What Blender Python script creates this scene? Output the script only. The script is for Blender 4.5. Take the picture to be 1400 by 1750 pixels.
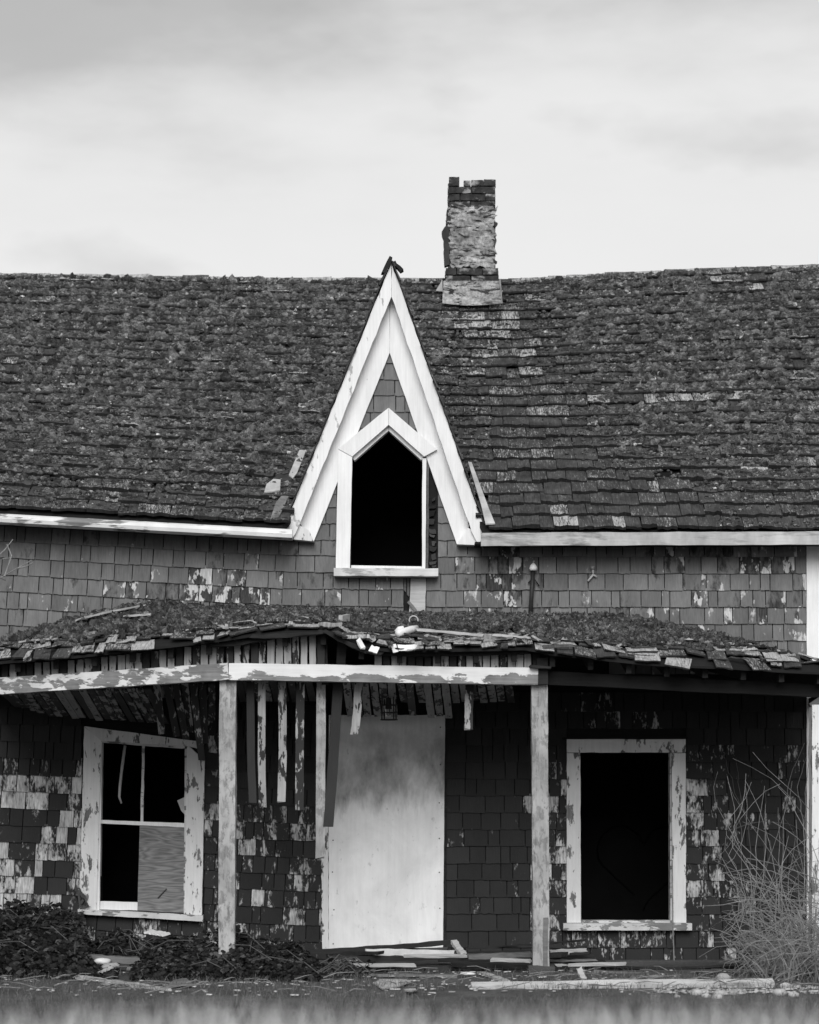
import bpy, bmesh, math, random
import numpy as np
from mathutils import Vector, Matrix, noise as mnoise

# ------------------------------------------------------------------ scene, camera, sky, sun
for o in list(bpy.data.objects): bpy.data.objects.remove(o)
S = bpy.context.scene
COL = S.collection
random.seed(7); RNG = np.random.default_rng(7)
CAMY, CAMZ, F = -20.0, 1.2, 4000.0          # F: focal length in pixels of the 1400x1750 photograph

cam = bpy.data.cameras.new('camera'); camo = bpy.data.objects.new('camera', cam); COL.objects.link(camo)
camo.location = (0, CAMY, CAMZ); camo.rotation_euler = (math.radians(90), 0, 0)
cam.sensor_fit = 'VERTICAL'; cam.sensor_height = 36; cam.sensor_width = 36*0.8
cam.lens = F/1750*36; cam.shift_y = 525/1750; cam.clip_end = 5000; cam.clip_start = 0.1
cam.dof.use_dof = True; cam.dof.focus_distance = 19.3; cam.dof.aperture_fstop = 2.4
S.camera = camo

SUN_EL, SUN_AZ = 29.0, -3.0                # azimuth measured from the camera side (-Y), negative to the left
W = bpy.data.worlds.new('World'); S.world = W; W.use_nodes = True
wn, wl = W.node_tree.nodes, W.node_tree.links
wn.clear()
def N(nt, t, **k):
    n = nt.nodes.new(t)
    for a, b in k.items(): setattr(n, a, b)
    return n
def wmath(op, a, b=None, clamp=False):
    n = N(W.node_tree, 'ShaderNodeMath', operation=op, use_clamp=clamp)
    for i, x in enumerate((a, b)):
        if x is None: continue
        if isinstance(x, (int, float)): n.inputs[i].default_value = x
        else: wl.new(x, n.inputs[i])
    return n.outputs[0]
out = N(W.node_tree, 'ShaderNodeOutputWorld'); bg = N(W.node_tree, 'ShaderNodeBackground'); wl.new(bg.outputs[0], out.inputs[0])
sky = N(W.node_tree, 'ShaderNodeTexSky', sky_type='NISHITA', sun_disc=False, sun_elevation=math.radians(SUN_EL), sun_rotation=math.radians(180+SUN_AZ))
bw = N(W.node_tree, 'ShaderNodeRGBToBW'); wl.new(sky.outputs[0], bw.inputs[0])
tc = N(W.node_tree, 'ShaderNodeTexCoord')
sep = N(W.node_tree, 'ShaderNodeSeparateXYZ'); wl.new(tc.outputs['Generated'], sep.inputs[0])
def wnoise(scl, off, sc, det, rough=0.55):
    mp = N(W.node_tree, 'ShaderNodeMapping'); wl.new(tc.outputs['Generated'], mp.inputs[0])
    mp.inputs['Scale'].default_value = scl; mp.inputs['Location'].default_value = off
    n = N(W.node_tree, 'ShaderNodeTexNoise'); wl.new(mp.outputs[0], n.inputs[0])
    n.inputs['Scale'].default_value = sc; n.inputs['Detail'].default_value = det; n.inputs['Roughness'].default_value = rough
    return n.outputs[0]
n1 = wnoise((1, 1, 3.2), (3.24, 0, 1.35), 3.2, 6)
n2 = wnoise((1, 1, 2.6), (0.4, 2, 0.3), 13.0, 7, 0.6)
# cloud deck: bright low, greyer overhead, edges broken by noise
el = wmath('ADD', sep.outputs['Z'], wmath('MULTIPLY', wmath('SUBTRACT', n1, 0.5), 0.30))
el = wmath('ADD', el, wmath('MULTIPLY', wmath('SUBTRACT', n2, 0.5), 0.05))
rp = N(W.node_tree, 'ShaderNodeValToRGB'); wl.new(el, rp.inputs[0])
cr = rp.color_ramp; cr.interpolation = 'B_SPLINE'
cr.elements[0].position = 0.0; cr.elements[0].color = (.87,)*3+(1,)
cr.elements[1].position = 1.0; cr.elements[1].color = (.50,)*3+(1,)
for p, v in ((.17, .86), (.26, .85), (.305, .71), (.345, .50), (.50, .46)):
    e = cr.elements.new(p); e.color = (v,)*3+(1,)
bwr = N(W.node_tree, 'ShaderNodeRGBToBW'); wl.new(rp.outputs[0], bwr.inputs[0])
# small darker puffs
puff = wnoise((1, 1, 2.4), (2.05, .6, .936), 9.0, 5, 0.5)
pm = wmath('MULTIPLY', wmath('SUBTRACT', puff, 0.60), 5.0, True)
dark = wmath('SUBTRACT', 1.0, wmath('MULTIPLY', pm, 0.20))
cl = wmath('MULTIPLY', bwr.outputs[0], dark)
tot = wmath('ADD', wmath('MULTIPLY', cl, 0.97), wmath('MULTIPLY', bw.outputs[0], 0.004))
cmb = N(W.node_tree, 'ShaderNodeCombineColor'); [wl.new(tot, cmb.inputs[i]) for i in range(3)]
wl.new(cmb.outputs[0], bg.inputs[0]); bg.inputs[1].default_value = 1.0

sl = bpy.data.lights.new('sun', 'SUN'); so = bpy.data.objects.new('sun', sl); COL.objects.link(so)
sl.energy = 2.9; sl.angle = math.radians(36); sl.color = (1, 1, 1)
so.location = (-8, -22, 30)
_d = Vector((math.sin(math.radians(SUN_AZ))*math.cos(math.radians(SUN_EL)), -math.cos(math.radians(SUN_AZ))*math.cos(math.radians(SUN_EL)), math.sin(math.radians(SUN_EL))))
so.rotation_euler = _d.to_track_quat('Z', 'Y').to_euler()
vs = S.view_settings; vs.view_transform = 'Standard'; vs.look = 'None'; vs.exposure = 0.0; vs.gamma = 1.0; vs.use_curve_mapping = False

# ------------------------------------------------------------------ helpers
def P(px, py, Y):
    d = Y-CAMY
    return Vector(((px-700)/F*d, Y, CAMZ+(1400-py)/F*d))
def X_(px, Y): return (px-700)/F*(Y-CAMY)
def Z_(py, Y): return CAMZ+(1400-py)/F*(Y-CAMY)
def px_of(p): d = p[1]-CAMY; return 700+p[0]*F/d, 1400-(p[2]-CAMZ)*F/d
def itp(x, tab): return float(np.interp(x, [t[0] for t in tab], [t[1] for t in tab]))
def rnd(a, b): return random.uniform(a, b)

class MB:
    def __init__(s): s.v = []; s.f = []
    def add(s, v, f):
        o = len(s.v); s.v += [tuple(p) for p in v]; s.f += [tuple(i+o for i in q) for q in f]; return s
    def hexa(s, p):  # 0-3 bottom ring, 4-7 top ring
        return s.add(p, [(3, 2, 1, 0), (4, 5, 6, 7), (0, 1, 5, 4), (1, 2, 6, 5), (2, 3, 7, 6), (3, 0, 4, 7)])
    def box(s, x0, x1, y0, y1, z0, z1):
        return s.hexa([(x0, y0, z0), (x1, y0, z0), (x1, y1, z0), (x0, y1, z0), (x0, y0, z1), (x1, y0, z1), (x1, y1, z1), (x0, y1, z1)])
    def prism(s, pts, y0, y1):          # pts: (x,z), extruded from y0 to y1
        n = len(pts)
        v = [(x, y0, z) for x, z in pts]+[(x, y1, z) for x, z in pts]
        return s.add(v, [tuple(range(n)), tuple(range(2*n-1, n-1, -1))]+[(i, i+n, (i+1) % n+n, (i+1) % n) for i in range(n)])
    def pxpoly(s, pts, y0, y1, rough=0.0, step=10):   # pixel outline seen on plane y0
        q = []
        n = len(pts)
        for i in range(n):
            a, b = pts[i], pts[(i+1) % n]
            L = math.hypot(b[0]-a[0], b[1]-a[1]); k = max(1, int(L/step)) if rough else 1
            for j in range(k):
                t = j/k
                x, y = a[0]+(b[0]-a[0])*t, a[1]+(b[1]-a[1])*t
                if j and rough and L > 1e-6:
                    r = random.gauss(0, rough*.5); x += -(b[1]-a[1])/L*r; y += (b[0]-a[0])/L*r
                q.append((X_(x, y0), Z_(y, y0)))
        return s.prism(q, y0, y1)
    def plank(s, a, b, w, t, wdir=(0, 0, 1), n=8, jit=.003, bend=None, ragged=.0):
        a, b = Vector(a), Vector(b); ax = (b-a).normalized(); wd = Vector(wdir); wd = (wd-ax*wd.dot(ax)).normalized(); td = ax.cross(wd)
        base = len(s.v); v = []
        for i in range(n+1):
            u = i/n; c = a.lerp(b, u)
            if bend: c = c+Vector(bend)*(4*u*(1-u))
            for sw, st in ((-1, -1), (1, -1), (1, 1), (-1, 1)):
                p = c+wd*(sw*w/2+rnd(-jit, jit))+td*(st*t/2+rnd(-jit, jit)*.6)
                if i in (0, n) and ragged: p = p+ax*rnd(-ragged, ragged)
                v.append(p)
        f = [(3, 2, 1, 0), tuple(4*n+k for k in range(4))]
        for i in range(n):
            for k in range(4):
                f.append((4*i+k, 4*i+(k+1) % 4, 4*i+4+(k+1) % 4, 4*i+4+k))
        return s.add(v, f)
    def tube(s, pts, rad, n=6):
        pts = [Vector(p) for p in pts]; m = len(pts)
        if not hasattr(rad, '__len__'): rad = [rad]*m
        v = []
        for i, p in enumerate(pts):
            ax = (pts[min(i+1, m-1)]-pts[max(i-1, 0)]).normalized()
            r = Vector((0, 0, 1)) if abs(ax.z) < .9 else Vector((1, 0, 0))
            e1 = ax.cross(r).normalized(); e2 = ax.cross(e1)
            for k in range(n):
                an = 2*math.pi*k/n; v.append(p+(e1*math.cos(an)+e2*math.sin(an))*rad[i])
        f = [tuple(range(n))[::-1], tuple((m-1)*n+k for k in range(n))]
        for i in range(m-1):
            for k in range(n): f.append((i*n+k, i*n+(k+1) % n, (i+1)*n+(k+1) % n, (i+1)*n+k))
        return s.add(v, f)
    def mesh(s, name, smooth=False):
        me = bpy.data.meshes.new(name); me.from_pydata(s.v, [], s.f); me.validate()
        bm = bmesh.new(); bm.from_mesh(me); bmesh.ops.recalc_face_normals(bm, faces=bm.faces); bm.to_mesh(me); bm.free()
        if smooth: me.polygons.foreach_set('use_smooth', [True]*len(me.polygons))
        return me
    def build(s, name, mat, parent=None, smooth=False, **kw):
        return link(name, s.mesh(name, smooth), mat, parent, **kw)

def link(name, me, mat, parent=None, label=None, cat=None, group=None, kind=None, color=None):
    o = bpy.data.objects.new(name, me); COL.objects.link(o)
    if mat and me and not me.materials: me.materials.append(mat)
    if parent: o.parent = parent
    return tag(o, label, cat, group, kind, color)
def tag(o, label=None, cat=None, group=None, kind=None, color=None):
    if label: o['label'] = label
    if cat: o['category'] = cat
    if group: o['group'] = group
    if kind: o['kind'] = kind
    if color is not None: o.color = color
    return o
def empty(name, loc=(0, 0, 0), parent=None, **k):
    o = bpy.data.objects.new(name, None); COL.objects.link(o); o.location = loc; o.empty_display_size = .1
    if parent: o.parent = parent
    return tag(o, **k)
def bulk_mesh(name, V, Fc, tone=None, smooth=False):
    """V (n,3) array, Fc (m,k) array of equal-size faces"""
    me = bpy.data.meshes.new(name); k = Fc.shape[1]
    me.vertices.add(len(V)); me.vertices.foreach_set('co', V.astype(np.float32).ravel())
    me.loops.add(Fc.size); me.loops.foreach_set('vertex_index', Fc.astype(np.int32).ravel())
    me.polygons.add(len(Fc)); me.polygons.foreach_set('loop_start', np.arange(0, Fc.size, k, dtype=np.int32))
    if smooth: me.polygons.foreach_set('use_smooth', np.ones(len(Fc), dtype=bool))
    if tone is not None:
        a = me.attributes.new('tone', 'FLOAT', 'FACE'); a.data.foreach_set('value', tone.astype(np.float32))
    me.update(calc_edges=True); me.validate()
    return me

# ------------------------------------------------------------------ materials (the photograph is black and white)
class Mt:
    def __init__(s, name):
        s.m = bpy.data.materials.new(name); s.m.use_nodes = True; s.nt = s.m.node_tree
        s.bsdf = s.nt.nodes['Principled BSDF']; s.L = s.nt.links
        s.bsdf.inputs['Specular IOR Level'].default_value = .25
    def n(s, t, **k): return N(s.nt, t, **k)
    def put(s, sock, x):
        if isinstance(x, (int, float)): sock.default_value = x
        else: s.L.new(x, sock)
    def math(s, op, a, b=None, clamp=False):
        n = s.n('ShaderNodeMath', operation=op, use_clamp=clamp); s.put(n.inputs[0], a)
        if b is not None: s.put(n.inputs[1], b)
        return n.outputs[0]
    def mixf(s, f, a, b):
        n = s.n('ShaderNodeMix'); s.put(n.inputs[0], f); s.put(n.inputs[2], a); s.put(n.inputs[3], b); return n.outputs[0]
    def pos(s, rand=20.0, obj=False):
        if obj: c = s.n('ShaderNodeTexCoord').outputs['Object']
        else: c = s.n('ShaderNodeNewGeometry').outputs['Position']
        s.oi = s.n('ShaderNodeObjectInfo')
        m = s.n('ShaderNodeVectorMath', operation='SCALE'); m.inputs[0].default_value = (1, .7, 1.3)
        s.L.new(s.math('MULTIPLY', s.oi.outputs['Random'], rand), m.inputs['Scale'])
        a = s.n('ShaderNodeVectorMath', operation='ADD'); s.L.new(c, a.inputs[0]); s.L.new(m.outputs[0], a.inputs[1])
        s.co = a.outputs[0]; return s.co
    def noise(s, scale, stretch=(1, 1, 1), det=4, rough=.55, off=(0, 0, 0), dist=0.0):
        mp = s.n('ShaderNodeMapping'); s.L.new(s.co, mp.inputs[0]); mp.inputs['Scale'].default_value = stretch; mp.inputs['Location'].default_value = off
        t = s.n('ShaderNodeTexNoise'); s.L.new(mp.outputs[0], t.inputs[0])
        t.inputs['Scale'].default_value = scale; t.inputs['Detail'].default_value = det; t.inputs['Roughness'].default_value = rough; t.inputs['Distortion'].default_value = dist
        return t.outputs[0]
    def mask(s, v, thr, soft=.03):
        return s.math('MULTIPLY', s.math('SUBTRACT', v, s.math('SUBTRACT', thr, soft/2) if not isinstance(thr, (int, float)) else thr-soft/2), 1/soft, True)
    def span(s, v, a, b):      # remap noise .3-.7 to a..b
        n = s.n('ShaderNodeMapRange'); s.put(n.inputs[0], v); n.inputs[1].default_value = .3; n.inputs[2].default_value = .7
        s.put(n.inputs[3], a); s.put(n.inputs[4], b); return n.outputs[0]
    def finish(s, val, bump=None, bstr=.3, bdist=.01, rough=.85):
        c = s.n('ShaderNodeCombineColor')
        for i in range(3): s.put(c.inputs[i], val)
        s.L.new(c.outputs[0], s.bsdf.inputs['Base Color']); s.put(s.bsdf.inputs['Roughness'], rough)
        if bump is not None:
            b = s.n('ShaderNodeBump'); b.inputs['Strength'].default_value = bstr; b.inputs['Distance'].default_value = bdist
            s.L.new(bump, b.inputs['Height']); s.L.new(b.outputs[0], s.bsdf.inputs['Normal'])
        return s.m
    def ocol(s):
        c = s.n('ShaderNodeSeparateColor'); s.L.new(s.oi.outputs['Color'], c.inputs[0]); return c.outputs

def peel_mat(name, paint, wood0, wood1, amount=.2, scale=9, stretch=(1, 1, .45), grain=(60, 60, 3), per_obj=False, tone=False, soft=.025, dirt=.12, rough=.7, fine=.35, zlow=None):
    """paint flaking off weathered wood; amount 0..1 (or object colour G), tone from object colour R"""
    s = Mt(name); s.pos()
    base = s.noise(scale, stretch, 5, .6, dist=.3)
    fn = s.noise(scale*5, stretch, 4, .6)
    v = s.math('ADD', s.math('MULTIPLY', base, 1-fine*.5), s.math('MULTIPLY', fn, fine*.5))
    oc = s.ocol()
    am = oc[1] if per_obj else amount
    thr = s.math('SUBTRACT', .80, s.math('MULTIPLY', am, .60))
    if zlow:       # wear along the lower part of a horizontal member (object space)
        tcx = s.n('ShaderNodeTexCoord'); sx = s.n('ShaderNodeSeparateXYZ'); s.L.new(tcx.outputs['Object'], sx.inputs[0])
        mr = s.n('ShaderNodeMapRange'); s.L.new(sx.outputs['Z'], mr.inputs[0]); mr.inputs[1].default_value = zlow[0]; mr.inputs[2].default_value = zlow[1]; mr.inputs[3].default_value = zlow[2]; mr.inputs[4].default_value = zlow[3]
        thr = s.math('SUBTRACT', thr, mr.outputs[0])
    mk = s.mask(v, thr, soft)
    g = s.noise(1.0, grain, 3, .6, off=(3, 1, 2))
    g2 = s.noise(7, (1, 1, .6), 3, .6, off=(9, 5, 2))
    wood = s.span(s.math('ADD', s.math('MULTIPLY', g, .55), s.math('MULTIPLY', g2, .45)), wood0, wood1)
    pd = s.noise(3.0, (1, 1, .5), 5, .65, off=(4, 7, 1))
    pv = s.math('MULTIPLY', s.span(pd, paint*(1-dirt), paint*(1+dirt*.5)), s.span(g, .93, 1.05))
    if tone: pv = s.math('MULTIPLY', pv, oc[0])
    val = s.mixf(mk, pv, wood)
    h = s.math('ADD', s.math('MULTIPLY', mk, -.8), s.math('MULTIPLY', g, .5))
    return s.finish(val, h, .5, .006, rough)

def wood_mat(name, a, b, grain=(3, 60, 60), big=4.0, rough=.85, rand=30, tone=False):
    s = Mt(name); s.pos(rand)
    g = s.noise(1.0, grain, 4, .65); q = s.noise(big, (1, 1, 1), 4, .6, off=(2, 2, 7))
    val = s.span(s.math('ADD', s.math('MULTIPLY', g, .5), s.math('MULTIPLY', q, .5)), a, b)
    if tone: val = s.math('MULTIPLY', val, s.ocol()[0])
    return s.finish(val, g, .5, .004, rough)

def plain_mat(name, a, b, scale=6, rough=.8, bump=0.0, stretch=(1, 1, 1)):
    s = Mt(name); s.pos(15)
    q = s.noise(scale, stretch, 6, .62)
    return s.finish(s.span(q, a, b), q if bump else None, bump, .01, rough)

M = {}
M['white'] = peel_mat('white_paint', .77, .20, .45, .17, 12, (1, 1, .4), dirt=.14)
M['white2'] = peel_mat('scuffed_white_paint', .77, .28, .50, .38, 9, (1, 1, .4), dirt=.08)
M['whitepeel'] = peel_mat('flaking_white_paint', .70, .06, .22, .38, 15, (1, 1, .35), dirt=.15)
M['whiteold'] = peel_mat('old_white_paint', .60, .10, .25, .42, 9, (.5, 1, 1.3), grain=(3, 60, 60), dirt=.3)
M['whiteold2'] = peel_mat('greyed_white_paint', .58, .20, .40, .35, 9, (.5, 1, 1.3), grain=(3, 60, 60), dirt=.25, soft=.1)
M['gutter'] = peel_mat('gutter_paint', .74, .10, .28, .42, 6, (.35, 1, 2.0), grain=(3, 60, 60), dirt=.2, soft=.05)
M['fascia'] = peel_mat('fascia_paint', .45, .10, .28, .42, 5, (.35, 1, 1.6), grain=(3, 70, 70), dirt=.45, soft=.10)
M['beam'] = peel_mat('beam_paint', .72, .10, .28, .30, 9, (.45, 1, 1.2), grain=(3, 60, 60), dirt=.12)
M['post'] = peel_mat('post_wood', .40, .10, .32, .45, 24, (1, 1, .45), grain=(80, 80, 4), dirt=.5, soft=.09)
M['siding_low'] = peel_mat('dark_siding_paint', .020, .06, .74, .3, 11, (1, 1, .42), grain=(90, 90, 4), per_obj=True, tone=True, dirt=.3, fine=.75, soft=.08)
M['siding_up'] = None
M['slat'] = peel_mat('ceiling_board_paint', .026, .20, .40, .3, 20, (1, .25, .30), grain=(60, 3, 3), per_obj=True, dirt=.3)
M['darkwood'] = wood_mat('dark_weathered_wood', .008, .032)
M['sheath'] = wood_mat('old_sheathing', .005, .015)
M['greywood'] = wood_mat('grey_weathered_wood', .10, .26, tone=True)
M['palewood'] = wood_mat('pale_weathered_wood', .28, .55)
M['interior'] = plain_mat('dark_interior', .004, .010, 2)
M['tarpaper'] = plain_mat('tar_paper', .02, .05, 8)
M['metal_dark'] = plain_mat('dark_metal', .015, .04, 8, .5)

def siding_up():
    s = Mt('grey_siding_paint'); s.pos(); oc = s.ocol()
    base = s.noise(7, (1, 1, .5), 5, .6, dist=.4); fn = s.noise(34, (1, 1, .35), 4, .6)
    v = s.math('ADD', s.math('MULTIPLY', base, .75), s.math('MULTIPLY', fn, .25))
    thr = s.math('SUBTRACT', .80, s.math('MULTIPLY', oc[1], .60)); mk = s.mask(v, thr, .09)
    sel = s.noise(11, (1, 1, .5), 4, .6, off=(7, 3, 9)); fl = s.mask(sel, s.math('SUBTRACT', .78, s.math('MULTIPLY', oc[2], .5)), .03)
    g = s.noise(1.0, (90, 90, 3), 3, .6)
    paint = s.math('MULTIPLY', s.math('MULTIPLY', s.span(s.noise(4, (1, 1, .4), 5, .65, off=(5, 5, 5)), .10, .18), oc[0]), s.span(g, .85, 1.12))
    dk = s.span(g, .018, .06); val = s.mixf(mk, paint, dk)
    val = s.mixf(s.math('MULTIPLY', fl, s.mask(v, s.math('SUBTRACT', thr, .08), .06)), val, s.span(g, .35, .60))
    return s.finish(val, s.math('SUBTRACT', s.math('MULTIPLY', g, .6), mk), .4, .005, .8)
M['siding_up'] = siding_up()

def roof_shingle_mat():
    s = Mt('weathered_roof_shingle'); s.pos(17); oc = s.ocol()
    at = s.n('ShaderNodeAttribute'); at.attribute_name = 'tone'
    tone = s.math('ADD', oc[0], at.outputs['Fac'])
    g = s.noise(1.0, (75, 9, 9), 4, .7); q = s.noise(5, (1, 1, 1), 5, .65, off=(2, 9, 1))
    fk = s.noise(1.0, (150, 16, 16), 3, .75, off=(6, 1, 3))
    base = s.math('MULTIPLY', s.span(q, .026, .075), s.span(g, .55, 1.5))
    base = s.math('MULTIPLY', base, s.math('SUBTRACT', 1.0, s.math('MULTIPLY', s.math('LESS_THAN', tone, -.2), .58)))  # negative tone darkens butt faces: course shadow lines painted into the base colour
    pale = s.mask(s.math('ADD', s.math('MULTIPLY', fk, .55), s.math('ADD', s.math('MULTIPLY', g, .25), s.math('MULTIPLY', q, .2))), s.math('SUBTRACT', .70, s.math('MULTIPLY', tone, .32)), .07)
    val = s.mixf(pale, base, s.span(g, .16, .52))
    return s.finish(val, g, .6, .006, .9)
M['rshingle'] = roof_shingle_mat()

def moss_mat(name, a, b):
    s = Mt(name); s.pos(0)
    at = s.n('ShaderNodeAttribute'); at.attribute_name = 'tone'
    f1 = s.noise(110, (1, 1, 1), 3, .7); f2 = s.noise(9, (1, 1, 1), 4, .6)
    val = s.math('MULTIPLY', s.span(f2, a, b), s.span(f1, .45, 1.5)); val = s.math('MULTIPLY', val, at.outputs['Fac'])
    return s.finish(val, f1, 1.0, .02, .95)
M['moss'] = moss_mat('roof_moss', .045, .175)
M['pmoss'] = moss_mat('porch_moss', .035, .125)

def brick_mat():
    s = Mt('old_brick'); s.pos(40)
    q = s.noise(14, (1, 1, 1), 6, .65); w = s.noise(9, (1, 1, 1.4), 4, .6, off=(4, 4, 4))
    val = s.mixf(s.mask(w, .60, .12), s.span(q, .012, .06), s.span(q, .14, .40))
    return s.finish(val, q, .7, .01, .95)
M['brick'] = brick_mat()
def wrap_mat():
    s = Mt('torn_wrap'); s.pos(0)
    q = s.noise(5, (1, 1, 1.6), 7, .7); w = s.noise(26, (1.3, 1, 1), 5, .7, off=(4, 4, 4))
    val = s.math('MULTIPLY', s.span(q, .08, .58), s.span(w, .35, 1.25)); cr_ = s.mask(s.noise(9, (.6, 1, 2.2), 5, .7, off=(1, 2, 8), dist=1.0), .56, .05); val = s.mixf(cr_, val, .02)
    return s.finish(val, w, .6, .01, .85)
M['wrap'] = wrap_mat()
M['flash'] = plain_mat('grey_flashing', .04, .30, 7, .55, .2, (1, 1, .8))
def plywood_door():
    s = Mt('stained_plywood_sheet'); s.pos(0)
    g = s.noise(1, (30, 30, 2.2), 4, .6); q = s.noise(2.2, (1, 1, .8), 6, .65, dist=.5)
    st = s.noise(5.0, (1, 1, .22), 6, .65, off=(1.3, 0, 4.4))
    sx = s.n('ShaderNodeSeparateXYZ'); s.L.new(s.n('ShaderNodeNewGeometry').outputs['Position'], sx.inputs[0])
    mr = s.n('ShaderNodeMapRange'); s.L.new(s.math('ADD', sx.outputs['Z'], s.math('MULTIPLY', s.math('SUBTRACT', st, .5), .9)), mr.inputs[0])
    mr.inputs[1].default_value = 1.28; mr.inputs[2].default_value = 1.46
    stain = mr.outputs[0]                       # old water stain that ran down from the top edge
    val = s.math('MULTIPLY', s.span(q, .66, .90), s.span(g, .94, 1.04))
    up = s.n('ShaderNodeMapRange'); s.L.new(s.math('ADD', sx.outputs['Z'], s.math('MULTIPLY', s.math('SUBTRACT', q, .5), .8)), up.inputs[0])
    up.inputs[1].default_value = 2.02; up.inputs[2].default_value = 1.70
    blot = s.span(s.noise(4.5, (1, 1, .5), 5, .65, off=(3, 0, 1)), .05, 1.1)
    val = s.mixf(s.math('MULTIPLY', s.math('MULTIPLY', stain, up.outputs[0]), blot, True), val, .24)
    spots = s.mask(s.noise(16, (1, 1, .6), 5, .7, off=(8, 1, 1)), .66, .08)
    val = s.mixf(s.math('MULTIPLY', spots, .5), val, .3)
    return s.finish(val, g, .15, .003, .7)
M['plydoor'] = plywood_door()
def plywood_grain():
    s = Mt('grained_plywood'); s.pos(0)
    mp = s.n('ShaderNodeMapping'); s.L.new(s.co, mp.inputs[0]); mp.inputs['Scale'].default_value = (1.0, 1, 3.2)
    nz = s.noise(1.5, (.8, 1, 4.2), 3, .45)
    w = s.math('FRACT', s.math('MULTIPLY', nz, 17.0)); w = s.math('ABSOLUTE', s.math('SUBTRACT', w, .5))
    g = s.noise(1, (6, 30, 90), 3, .6)
    val = s.math('MULTIPLY', s.mixf(s.math('MULTIPLY', w, 2.0), .13, .23), s.span(g, .7, 1.2))
    return s.finish(val, g, .2, .003, .8)
M['plygrain'] = plywood_grain()
def ground_mat():
    s = Mt('ground'); s.pos(0)
    a = s.noise(1.5, (1, 1, 1), 6, .65); b = s.noise(30, (1, 1, 1), 5, .7)
    val = s.math('MULTIPLY', s.span(a, .045, .13), s.span(b, .45, 1.6))
    return s.finish(val, b, .8, .02, .95)
M['ground'] = ground_mat()
M['drygrass'] = moss_mat('dry_grass', .55, .85)
M['grass'] = moss_mat('short_grass', .09, .22)
M['leaf'] = None
def leaf_mat():
    s = Mt('ivy_leaf'); s.pos(0); at = s.n('ShaderNodeAttribute'); at.attribute_name = 'tone'
    val = s.math('MULTIPLY', s.span(s.noise(20, (1, 1, 1), 3, .6), .007, .022), at.outputs['Fac'])
    s.bsdf.inputs['Specular IOR Level'].default_value = .25
    return s.finish(val, None, rough=.45)
M['leaf'] = leaf_mat()
M['twig'] = wood_mat('dry_twig', .09, .32, (20, 20, 20))
M['bark'] = wood_mat('grey_bark', .05, .13, (30, 30, 6))
M['stone'] = plain_mat('pale_stone', .22, .50, 9, .85, .3)
M['china'] = plain_mat('white_ceramic', .62, .82, 9, .4)
M['scrap'] = plain_mat('pale_scrap', .30, .55, 7, .8, .2)
M['mark'] = plain_mat('black_spray_paint', .0025, .005, 6)

# ------------------------------------------------------------------ setting: ground
def ss(a, b, x): t = min(1, max(0, (x-a)/(b-a))); return t*t*(3-2*t)
def GZ(x, y):
    h = .5*ss(-11.5, -15.0, y) if y < -11.5 else 0.0
    return h+.012*mnoise.noise(Vector((x*1.3, y*1.3, 0)))*ss(-1, -3, y)
def ground():
    xs = np.concatenate([[-2000, -600, -200, -60, -20], np.arange(-10, 10.01, .4), [20, 60, 200, 600, 2000]])
    ys = np.concatenate([[-1500, -400, -120, -50, -30], np.arange(-22, 0.01, .4), [2, 5, 9, 20, 60, 200, 600, 2500]])
    V = np.array([(x, y, GZ(x, y)) for y in ys for x in xs]); nx = len(xs)
    Fc = np.array([(j*nx+i, j*nx+i+1, (j+1)*nx+i+1, (j+1)*nx+i) for j in range(len(ys)-1) for i in range(nx-1)])
    link('ground', bulk_mesh('ground', V, Fc, smooth=True), M['ground'], kind='structure')
ground()

# ------------------------------------------------------------------ the house
house = empty('abandoned_house', label='abandoned shingled wooden house with steep white gable, brick chimney and sagging porch', cat='house')
XL, XR = -5.3, 3.62          # house ends
RIDGE_Y, EAVE_Y = 3.5, -0.33
EAVE_T = [(X_(a, EAVE_Y), Z_(b, EAVE_Y)) for a, b in ((-400, 846), (0, 870), (470, 897), (600, 902), (830, 907), (1400, 907), (1700, 905))]
RIDGE_T = [(X_(a, RIDGE_Y), Z_(b, RIDGE_Y)) for a, b in ((-300, 462), (0, 469), (300, 474), (500, 477), (650, 477), (860, 479), (1000, 471), (1200, 461), (1400, 454), (1700, 446))]
def RP(x, v):
    ze, zr = itp(x, EAVE_T), itp(x, RIDGE_T)
    w = .014*mnoise.noise(Vector((x*.9, v*5, 3)))*math.sin(math.pi*min(1, max(0, v)))
    return Vector((x, EAVE_Y+(RIDGE_Y-EAVE_Y)*v, ze+(zr-ze)*v+w))
SLOPE_L = (RP(0, 1)-RP(0, 0)).length
def roof_z(x, y): return RP(x, (y-EAVE_Y)/(RIDGE_Y-EAVE_Y)).z
def roof_frame(x, v):
    a = RP(x-.08, v); b = RP(x+.08, v); c = RP(x, v+.02)-RP(x, v-.02)
    ux = (b-a).normalized(); uy = c.normalized(); uz = ux.cross(uy).normalized(); uy = uz.cross(ux)
    return ux, uy, uz

# gable numbers (front plane of the barge boards)
GY = -0.17
GA = P(669, 446, GY)                                  # outer apex
GL = (GA.x-X_(487, GY))/(GA.z-Z_(897, GY)); GR = (X_(830, GY)-GA.x)/(GA.z-Z_(908, GY))
def gable_z(x): return GA.z-((GA.x-x)/GL if x < GA.x else (x-GA.x)/GR)
def in_gable(x, y, m=0.0): return gable_z(x)+m > roof_z(x, y) and y < 3.0

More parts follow.
